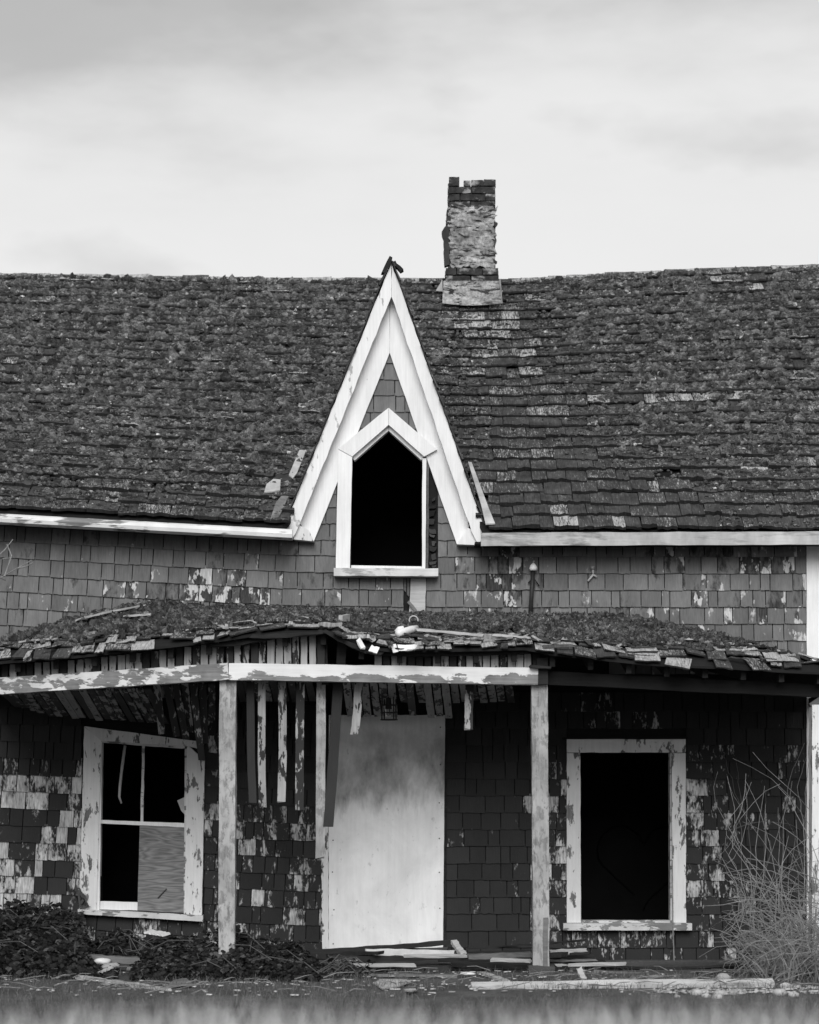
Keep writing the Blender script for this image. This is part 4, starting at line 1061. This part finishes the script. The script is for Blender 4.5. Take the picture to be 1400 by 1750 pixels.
# ------------------------------------------------------------------ debris on the ground
def gpt(px, py, y): p = P(px, py, y); p.z = max(p.z, .012); return p
PL = [  # name, label, category, (px,py)a, (px,py)b, Ya, Yb, width, thick, material, wdir
 ('plank', 'long dark plank slanting across the foot of the plywood door', 'plank', (520, 1628), (778, 1610), -1.1, -1.0, .035, .10, 'darkwood', (0, 0, 1)),
 ('plank', 'short pale plank end leaning on the dark plank right of the door', 'plank', (776, 1609), (793, 1632), -1.05, -1.25, .05, .03, 'palewood', (1, 0, 0)),
 ('board', 'clean white board lying at the foot of the plywood door', 'board', (626, 1627), (775, 1629), -1.2, -1.2, .048, .02, 'china', (0, -.3, 1)),
 ('board', 'small white board end left of the clean white board', 'board', (562, 1631), (612, 1629), -1.0, -1.0, .03, .02, 'china', (0, -.3, 1)),
 ('board', 'light grey board end low in the pile left of the door', 'board', (565, 1641), (614, 1642), -1.3, -1.3, .025, .09, 'palewood', (0, 0, 1)),
 ('plank', 'thick dark plank under the clean white board', 'plank', (570, 1637), (905, 1641), -1.25, -1.1, .045, .14, 'darkwood', (0, 0, 1)),
 ('plank', 'thin grey plank low in the pile below the door', 'plank', (660, 1660), (790, 1652), -1.6, -1.4, .022, .08, 'greywood', (0, 0, 1)),
 ('plank', 'dark plank low in the pile running to the middle post', 'plank', (730, 1653), (912, 1647), -1.5, -1.3, .026, .10, 'darkwood', (0, 0, 1)),
 ('plank', 'grey flaking plank lying in the pile left of the middle post', 'plank', (800, 1635), (906, 1631), -1.5, -1.4, .040, .10, 'greywood', (0, 0, 1)),
 ('lath', 'thin dark lath on top of the pile behind the middle post', 'lath', (795, 1622), (1000, 1607), -1.0, -.9, .014, .03, 'darkwood', (0, 0, 1)),
 ('lath', 'thin dark lath above the pile right of the middle post', 'lath', (860, 1630), (1003, 1618), -.9, -.9, .016, .04, 'darkwood', (0, 0, 1)),
 ('plank', 'flat dark plank behind the foot of the middle post', 'plank', (800, 1645), (1010, 1634), -.8, -.7, .03, .12, 'darkwood', (0, 0, 1)),
 ('plank', 'grey plank pointing right from behind the middle post', 'plank', (880, 1643), (1020, 1641), -1.1, -1.1, .016, .07, 'greywood', (0, 0, 1)),
 ('plank', 'long low grey plank on the ground below the plank pile', 'plank', (512, 1664), (780, 1669), -2.2, -2.3, .020, .09, 'greywood', (0, 0, 1)),
 ('plank', 'dark plank on the ground at the left of the plank pile', 'plank', (520, 1650), (700, 1655), -1.5, -1.6, .03, .12, 'darkwood', (0, 0, 1)),
 ('board', 'nail-studded pale board lying toward the camera beside middle post', 'board', (822, 1664), (866, 1686), -1.9, -2.9, .06, .02, 'palewood', (1, 0, 0)),
 ('beam', 'long fallen beam with white upper face lying before the right window', 'beam', (805, 1696), (1322, 1686), -3.55, -3.2, .062, .085, 'whiteold2', (0, -.30, 1)),
 ('board', 'long warped dark board bowed below the right window', 'board', (1000, 1664), (1285, 1652), -1.4, -1.2, .11, .025, 'darkwood', (0, -.7, .6)),
 ('plank', 'dark plank with pale top edge below the warped board', 'plank', (1015, 1667), (1330, 1664), -1.75, -1.7, .03, .10, 'greywood', (0, 0, 1)),
 ('plank', 'dark plank reaching under the bare bush', 'plank', (1190, 1674), (1420, 1670), -2.1, -2.1, .035, .12, 'darkwood', (0, 0, 1)),
 ('splinter', 'upright pale splinter of wood right of the middle post', 'splinter', (999, 1684), (990, 1655), -2.7, -2.65, .04, .02, 'palewood', (1, 0, 0)),
 ('stick', 'long pale stick lying along the blurred grass at far left', 'stick', (132, 1669), (290, 1697), -2.5, -3.7, .028, .03, 'palewood', (0, 0, 1)),
 ('stick', 'short pale stick poking up from ivy at the far left', 'stick', (158, 1672), (194, 1652), -2.3, -2.2, .02, .02, 'palewood', (0, 0, 1)),
 ('board', 'white scrap of board under the left window sill', 'board', (252, 1592), (284, 1597), -.4, -.5, .012, .10, 'china', (0, -.2, 1)),
 ('plank', 'grey plank half buried between the two ivy patches', 'plank', (150, 1636), (240, 1641), -1.6, -1.6, .05, .1, 'greywood', (0, 0, 1)),
 ('plank', 'grey plank in front of ivy beside the crumpled white scrap', 'plank', (216, 1655), (310, 1659), -1.9, -1.9, .03, .1, 'greywood', (0, 0, 1)),
]
for nm, lab, cat, a, b, ya, yb, w, t, mt, wd in PL:
    pa, pb = gpt(a[0], a[1], ya), gpt(b[0], b[1], yb)
    bend = (0, 0, -.035) if 'warped' in lab else (0, 0, rnd(-.008, .004))
    thing_plank(nm, lab, cat, pa, pb, w, t, mt, wd, color=(rnd(.6, 1.1), 0, 0, 1), bend=bend, n=12)
for i, (xa, ya_, L_, Y_, lab_) in enumerate(((690, 1634, 120, -1.45, 'pale streaked lath lying across the heap below the door'), (838, 1640, 70, -1.75, 'pale broken lath end left of the middle post foot'), (940, 1626, 62, -1.2, 'pale thin lath sticking out right of the middle post'), (600, 1650, 110, -1.9, 'pale weathered lath low at the left of the heap'), (950, 1650, 120, -1.6, 'pale lath on the ground right of the middle post'))):
    thing_plank('lath', lab_, 'lath', gpt(xa, ya_, Y_), gpt(xa+L_, ya_-rnd(-3, 5), Y_+rnd(-.1, .1)), .016, .04, 'palewood', (0, -.3, 1), n=6)
for i in range(16):
    xa = rnd(560, 880); L_ = rnd(60, 230); ya = rnd(-1.7, -.5); sl_ = rnd(-.05, .05); g0 = 1400+4800/(20+ya); py0 = g0-rnd(3, 26)
    thing_plank('splintered_plank', 'dark splintered plank lying in the heap between the door and middle post', 'plank', gpt(xa, py0, ya), gpt(xa+L_, py0+sl_*L_, ya+rnd(-.3, .3)), rnd(.014, .035), rnd(.05, .12), random.choice(['darkwood', 'greywood']), (0, rnd(-.5, .1), 1), group='planks heaped below the door', color=(rnd(.12, .45), 0, 0, 1), n=8, jit=.005)
def slabscrap(name, label, cat, pts, y, mat, th=.01):
    """flat irregular piece lying on the ground, outline in pixels"""
    m = MB(); v = []
    for px, py in pts:
        d = CAMZ*F/(py-1400) if py > 1420 else 16; Y = d+CAMY; v.append(Vector((X_(px, Y), Y, .02+rnd(0, .015))))
    n = len(v); d = Vector((0, 0, -th)); m.add(v+[p+d for p in v], [tuple(range(n)), tuple(range(2*n-1, n-1, -1))]+[(i, i+n, (i+1) % n+n, (i+1) % n) for i in range(n)])
    return m.build(name, M[mat], None, label=label, cat=cat)
slabscrap('sheet_scrap', 'torn pale sheet lying on the ground in front of the plank pile', 'sheet', [(637, 1684), (652, 1680), (690, 1678), (705, 1684), (680, 1690), (654, 1695)], 0, 'scrap')
slabscrap('sheet_scrap', 'smaller torn sheet right of the large pale sheet', 'sheet', [(690, 1698), (708, 1694), (714, 1697), (700, 1702)], 0, 'scrap')
slabscrap('plywood_scrap', 'small grey plywood offcut on the ground left of the pile', 'plywood', [(546, 1666), (560, 1659), (574, 1659), (570, 1665)], 0, 'scrap')
slabscrap('plank_scrap', 'grey broken plank slab at the edge of the left ivy patch', 'plank', [(285, 1690), (296, 1680), (318, 1676), (330, 1690)], 0, 'greywood')
def rock(name, label, cat, px, py, y, rx, rz, mat, group=None):
    bm = bmesh.new(); bmesh.ops.create_icosphere(bm, subdivisions=2, radius=1)
    sd = rnd(0, 99)
    for v in bm.verts: v.co *= 1+(.22 if name == 'stone' else .55)*mnoise.noise(v.co*(1.6 if name == 'stone' else 2.6)+Vector((sd, 0, 0))); v.co = Vector((v.co.x*rx, v.co.y*rx*.8, v.co.z*rz))
    me = bpy.data.meshes.new(name); bm.to_mesh(me); bm.free(); me.polygons.foreach_set('use_smooth', [True]*len(me.polygons))
    o = link(name, me, M[mat], None, label=label, cat=cat, group=group); p = P(px, py, y); o.location = (p.x, p.y, max(p.z, rz*.6)); return o
for i, (px, py, s, lb_) in enumerate(((1190, 1697, 11, 'largest pale stone at the left end of the stone row'), (1207, 1702, 8, 'rounded white stone, second in the row below the beam'), (1228, 1698, 10, 'grey stone behind the row below the fallen beam'), (1226, 1704, 9, 'flat pale stone in the middle of the stone row'), (1255, 1697, 9, 'flat thin stone right of the middle of the row'), (1332, 1697, 12, 'pale stone at the right end of the stone row'), (1342, 1685, 10, 'white stone just right of the fallen beam end'), (1360, 1686, 9, 'white stone beside the bare bush'), (1356, 1700, 9, 'small pale stone at the far right of the row'), (1157, 1703, 5, 'tiny pale stone left of the stone row'), (1240, 1684, 0, ''))):
    if s: y = CAMZ*F/(py+4-1400)+CAMY; rock('stone', lb_, 'stone', px, py, y, s*.0042, s*.0026, 'stone', 'stones below the fallen beam')
rock('stone', 'pale stone showing behind the fallen beam', 'stone', 1235, 1680, -2.7, .06, .04, 'stone')
rock('stone', 'large dark rounded stone between the warped board and the bush', 'stone', 1298, 1650, -1.2, .09, .06, 'ground')
rock('stone', 'flat white stone on the grass in front of the plank pile', 'stone', 799, 1664, -2.3, .06, .014, 'china')
rock('plaster_lump', 'crumpled white scrap lying in the left ivy patch', 'scrap', 174, 1643, -1.7, .07, .03, 'china')
rock('plaster_lump', 'pale crumpled scrap between the two left planks', 'scrap', 190, 1651, -1.9, .07, .025, 'stone')
rock('plaster_lump', 'pale crumpled scrap at the end of the long left stick', 'scrap', 152, 1667, -2.5, .05, .03, 'stone')
rock('plaster_lump', 'small white lump before the ivy below the left post', 'scrap', 273, 1660, -2.0, .025, .03, 'china')
# chips: uncountable crumbs
V, Fc, of = [], [], 0
for _ in range(620):
    y = rnd(-4.2, -1.6); x = rnd(-3.2, 3.2)
    if random.random() < .35: x = rnd(1.7, 2.9); y = rnd(-4.0, -3.4)
    s = rnd(.004, .012); a = rnd(0, 6.28); l = s*rnd(1, 3.5); c_, s_ = math.cos(a), math.sin(a); z = GZ(x, y)+.008
    q = [(-l, -s), (l, -s*.6), (l*.8, s), (-l*.9, s*.8)]
    for dz in (0, s*.7): V += [(x+u*c_-w*s_, y+u*s_+w*c_, z+dz+rnd(0, .004)) for u, w in q]
    Fc += [(of, of+1, of+2, of+3), (of+4, of+5, of+6, of+7)]+[(of+i, of+(i+1) % 4, of+4+(i+1) % 4, of+4+i) for i in range(4)]; of += 8
link('wood_chips', bulk_mesh('wood_chips', np.array(V), np.array(Fc)), M['scrap'], None, label='pale wood chips and pebbles strewn over the ground', cat='chips', kind='stuff')

m = MB()
for i in range(170):
    y = rnd(-4.1, -1.9); x = rnd(-3.2, 3.2); a = rnd(0, 6.28) if i % 2 else random.gauss(0, .3); L_ = rnd(.05, .28); p = Vector((x, y, GZ(x, y)+rnd(.01, .04))); d = Vector((math.cos(a), math.sin(a), rnd(-.05, .25)))*L_
    m.tube([p, p+d*.5+Vector((rnd(-.02, .02), 0, rnd(0, .02))), p+d], [.004, .0035, .002], 4)
m.build('fallen_twigs', M['twig'], None, label='dry broken twigs and straw strewn before the house', cat='twigs', kind='stuff')
# ------------------------------------------------------------------ plants
LEAF = np.array([(0, 0, 0), (-.45, .15, .05), (-.62, .52, -.05), (-.3, .62, .06), (0, 1.1, -.12), (.3, .62, .06), (.62, .52, -.05), (.45, .15, .05)])
LF = np.array([(0, 1, 2), (0, 2, 3), (0, 3, 4), (0, 4, 5), (0, 5, 6), (0, 6, 7)])
def ivy(label, n, where, size=.05):
    root = empty('ivy', label=label, cat='ivy'); Vs, T = [], []
    for _ in range(n):
        p = where()
        if p is None: continue
        yaw = rnd(0, 6.28); t = rnd(-.2, 1.1); s = size*rnd(.5, 1.25)
        Mx = Matrix.Rotation(yaw, 3, 'Z')@Matrix.Rotation(t-math.pi/2*0, 3, 'X')
        if random.random() < .7: Mx = Matrix.Rotation(rnd(-.9, .9), 3, 'Z')@Matrix.Rotation(rnd(-2.6, -1.0), 3, 'X')@Matrix.Rotation(rnd(-.6, .6), 3, 'Y')
        Vs.append((LEAF*s)@np.array(Mx).T+np.array(p)); T.append(np.full(6, rnd(.5, 1.6) if random.random() < .93 else rnd(3, 7)))
    k = len(Vs); V = np.concatenate(Vs); Fc = (LF[None]+(np.arange(k)*8)[:, None, None]).reshape(-1, 3)
    link('foliage', bulk_mesh('foliage', V, Fc, np.concatenate(T)), M['leaf'], root, kind='stuff')
    m = MB()
    for _ in range(26):
        a = where(); b = where()
        if a is None or b is None: continue
        a, b = Vector(a), Vector(b); b = a+(b-a)*min(1, .5/max(.01, (b-a).length)); m.tube([a, a.lerp(b, .5)+Vector((0, 0, .05)), b], .004, 4)
    m.build('stems', M['bark'], root, kind='stuff')
def mound(prof, ya, yb, hs=1.0):
    def w():
        px = rnd(prof[0][0], prof[-1][0]); top = itp(px, prof); y = rnd(ya, yb); t = (y-ya)/(yb-ya)
        x = X_(px, y); zt = Z_(top, yb if hs > 1 else y)*(t*.8+.2); 
        if zt < .03: zt = .03
        z = zt*(1-random.random()**2*.75)+.01
        return (x, y, z)
    return w
ivy('dark ivy heaped against the wall at the far left below the window', 4600, mound([(-60, 1548), (0, 1545), (30, 1532), (60, 1550), (85, 1540), (110, 1548), (140, 1560), (155, 1610), (170, 1645), (200, 1660)], -2.6, -.12), .042)
ivy('dark ivy spreading round the foot of the left post', 4400, mound([(225, 1652), (250, 1620), (300, 1606), (340, 1600), (372, 1588), (398, 1570), (425, 1600), (470, 1608), (515, 1612), (535, 1640), (555, 1655)], -2.7, -1.2), .040)
ivy('thin ivy creeping along the ground below the left window', 900, mound([(150, 1604), (190, 1590), (205, 1578), (230, 1595), (260, 1600), (300, 1598), (345, 1600)], -.6, -.06), .05)
ivy('single ivy shoot climbing the left casing of the left window', 16, lambda: (lambda t: tuple(P(138+10*math.sin(t*5), 1560-t*45, -.085)))(random.random()), .045)
ivy('ivy trailing over the pile left of the door', 500, mound([(535, 1650), (560, 1642), (600, 1640), (640, 1648)], -2.4, -1.5), .035)

# bare bush at the right
bush = empty('bare_bush', P(1370, 1672, -2.4), label='bare tangled bush of dry pale twigs at the right corner', cat='bush')
bush.location.z = 0
def kid(o, par): o.parent = par; o.matrix_parent_inverse = Matrix.Translation(-par.location); return o
m = MB(); base = Vector(bush.location); stems = []
XMIN = X_(1246, -2.2)
for i in range(230):
    b = base+Vector((rnd(-.30, .60), rnd(-.45, .9), 0)); L = rnd(.4, 1.5) if i % 3 else rnd(1.2, 2.1); n = 12; an = rnd(0, 2*math.pi)
    d = Vector((math.cos(an)*rnd(.1, .9), math.sin(an)*.5, rnd(.7, 1.5))).normalized(); cx, cz_ = random.gauss(-.03, .18), random.gauss(-.09, .08)
    p = Vector(b); pts = [Vector(p)]
    for k in range(n):
        p = p+d*(L/n); d = (d+Vector((cx+random.gauss(0, .13), random.gauss(0, .12), cz_+random.gauss(0, .10)))).normalized()
        if p.z < .015: p.z = .015; d.z = abs(d.z)*.5
        if p.y > -.12: p.y = -.12
        if p.x < XMIN: d.x = abs(d.x)*.6; p.x = XMIN+rnd(0, .02)
        pts.append(Vector(p))
    r = rnd(.0022, .0052); m.tube(pts, [r*(1-.6*k/n) for k in range(n+1)], 4); stems.append(pts)
kid(m.build('branches', M['twig'], None, kind='stuff'), bush)
m = MB()
for pts in stems:
    for _ in range(3):
        k = random.randrange(2, 6); a = pts[k]; d = Vector((random.gauss(-.1, .5), random.gauss(0, .35), rnd(-.5, .7))).normalized(); L = rnd(.1, .4)
        m.tube([a, a+d*L*.5+Vector((0, 0, rnd(-.03, .03))), a+d*L+Vector((rnd(-.04, .04), 0, -.05*L))], [.0030, .0024, .0012], 3)
kid(m.build('twigs', M['twig'], None, kind='stuff'), bush)
# climbing dry vines
vine = empty('dry_vine', label='thin dry vines climbing the wall above the bare bush', cat='vine')
for pts in ([(1290, 1640), (1285, 1500), (1278, 1410), (1265, 1355), (1262, 1330), (1258, 1295)], [(1268, 1560), (1266, 1420), (1264, 1380), (1250, 1330), (1236, 1290)], [(1374, 1560), (1373, 1400), (1362, 1345), (1378, 1295)], [(1384, 1600), (1376, 1430), (1378, 1330), (1384, 1270), (1392, 1240)], [(1335, 1620), (1340, 1400), (1350, 1330), (1375, 1270)], [(1245, 1420), (1282, 1407), (1305, 1404), (1345, 1407), (1368, 1418)], [(1305, 1560), (1307, 1440), (1308, 1350)], [(1330, 1560), (1333, 1440), (1330, 1380)]):
    m = MB(); n = len(pts); yy = np.linspace(-.7, -.06, n) if pts[0][1] > 1500 else [-.3]*n
    q = [P(a, b, y) for (a, b), y in zip(pts, yy)]; Q = []
    for i in range(n-1):
        for k in range(4): Q.append(q[i].lerp(q[i+1], k/4)+Vector((rnd(-.01, .01), rnd(-.01, .01), 0)))
    Q.append(q[-1]); m.tube(Q, [.0048-.003*i/len(Q) for i in range(len(Q))], 5); m.build('stem', M['bark'] if pts[0][0] < 1320 else M['twig'], vine)
# bare sapling just outside the frame at the left, its twigs reach in
sap = empty('bare_sapling', (X_(-110, -3), -3, 0), label='bare sapling whose thin twigs reach in below the left gutter', cat='tree')
bs = sap.location
m = MB(); m.tube([Vector((bs.x, -3, 0)), P(-105, 1400, -3), P(-95, 1150, -3), P(-80, 1000, -3), P(-60, 850, -3)], [.03, .026, .02, .014, .006], 7); kid(m.build('trunk', M['bark'], None), sap)
for pts in ([(-95, 1130), (-30, 1010), (5, 985), (28, 972), (55, 957)], [(-80, 1000), (-20, 965), (8, 940), (22, 922)], [(8, 985), (20, 950), (12, 930)], [(5, 955), (18, 954)], [(28, 972), (45, 968), (56, 962)], [(-60, 900), (-40, 840), (-50, 780)], [(0, 987), (10, 992)]):
    m = MB(); n = len(pts); m.tube([P(a, b, -3+.05*i) for i, (a, b) in enumerate(pts)], [.007-.0050*i/n for i in range(n)], 5); kid(m.build('branch', M['twig'], None), sap)

# grass ---------------------------------------------------------------
def blades(name, n, region, hfn, wfn, mat, label, lean=.3, seg=2):
    V = np.empty((n, 2*seg+1, 3)); T = np.empty((n, 2*seg-1)); cnt = 0
    tri = []
    for j in range(seg-1): tri += [(2*j, 2*j+1, 2*j+3), (2*j, 2*j+3, 2*j+2)]
    tri.append((2*seg-2, 2*seg-1, 2*seg)); tri = np.array(tri)
    for i in range(n):
        x, y = region(); h = hfn(x, y); w = wfn(); a = rnd(0, 6.28); lx, ly = random.gauss(0, lean)*h, random.gauss(0, lean)*h; z = GZ(x, y); cx, cy = math.cos(a)*w, math.sin(a)*w
        for j in range(seg):
            t = j/seg; k = 1-t*.5
            V[i, 2*j] = (x+lx*t*t-cx*k, y+ly*t*t-cy*k, z+h*t); V[i, 2*j+1] = (x+lx*t*t+cx*k, y+ly*t*t+cy*k, z+h*t)
        V[i, 2*seg] = (x+lx, y+ly, z+h); T[i] = rnd(.6, 1.35)
    Fc = (tri[None]+(np.arange(n)*(2*seg+1))[:, None, None]).reshape(-1, 3)
    link(name, bulk_mesh(name, V.reshape(-1, 3), Fc, T.ravel()), mat, None, label=label, cat='grass', kind='stuff')
def hg(x, y): return (.315+.05*mnoise.noise(Vector((x*1.2, y*1.2, 2))))*rnd(.62, 1.04)
blades('tall_grass', 36000, lambda: (rnd(-2.4, 2.4), rnd(-17.2, -12.2)), hg, lambda: rnd(.002, .005), M['drygrass'], 'tall pale blurred grass across the foreground', .22, 3)
def rg():
    while True:
        x, y = rnd(-3.6, 3.6), rnd(-7.0, -1.9)
        if mnoise.noise(Vector((x*1.1, y*1.6, 9)))+rnd(-.3, .3) > -.05: return x, y
blades('short_grass', 15000, rg, lambda x, y: rnd(.02, .085), lambda: rnd(.0015, .003), M['grass'], 'short rough grass on the ground before the porch', .5, 2)
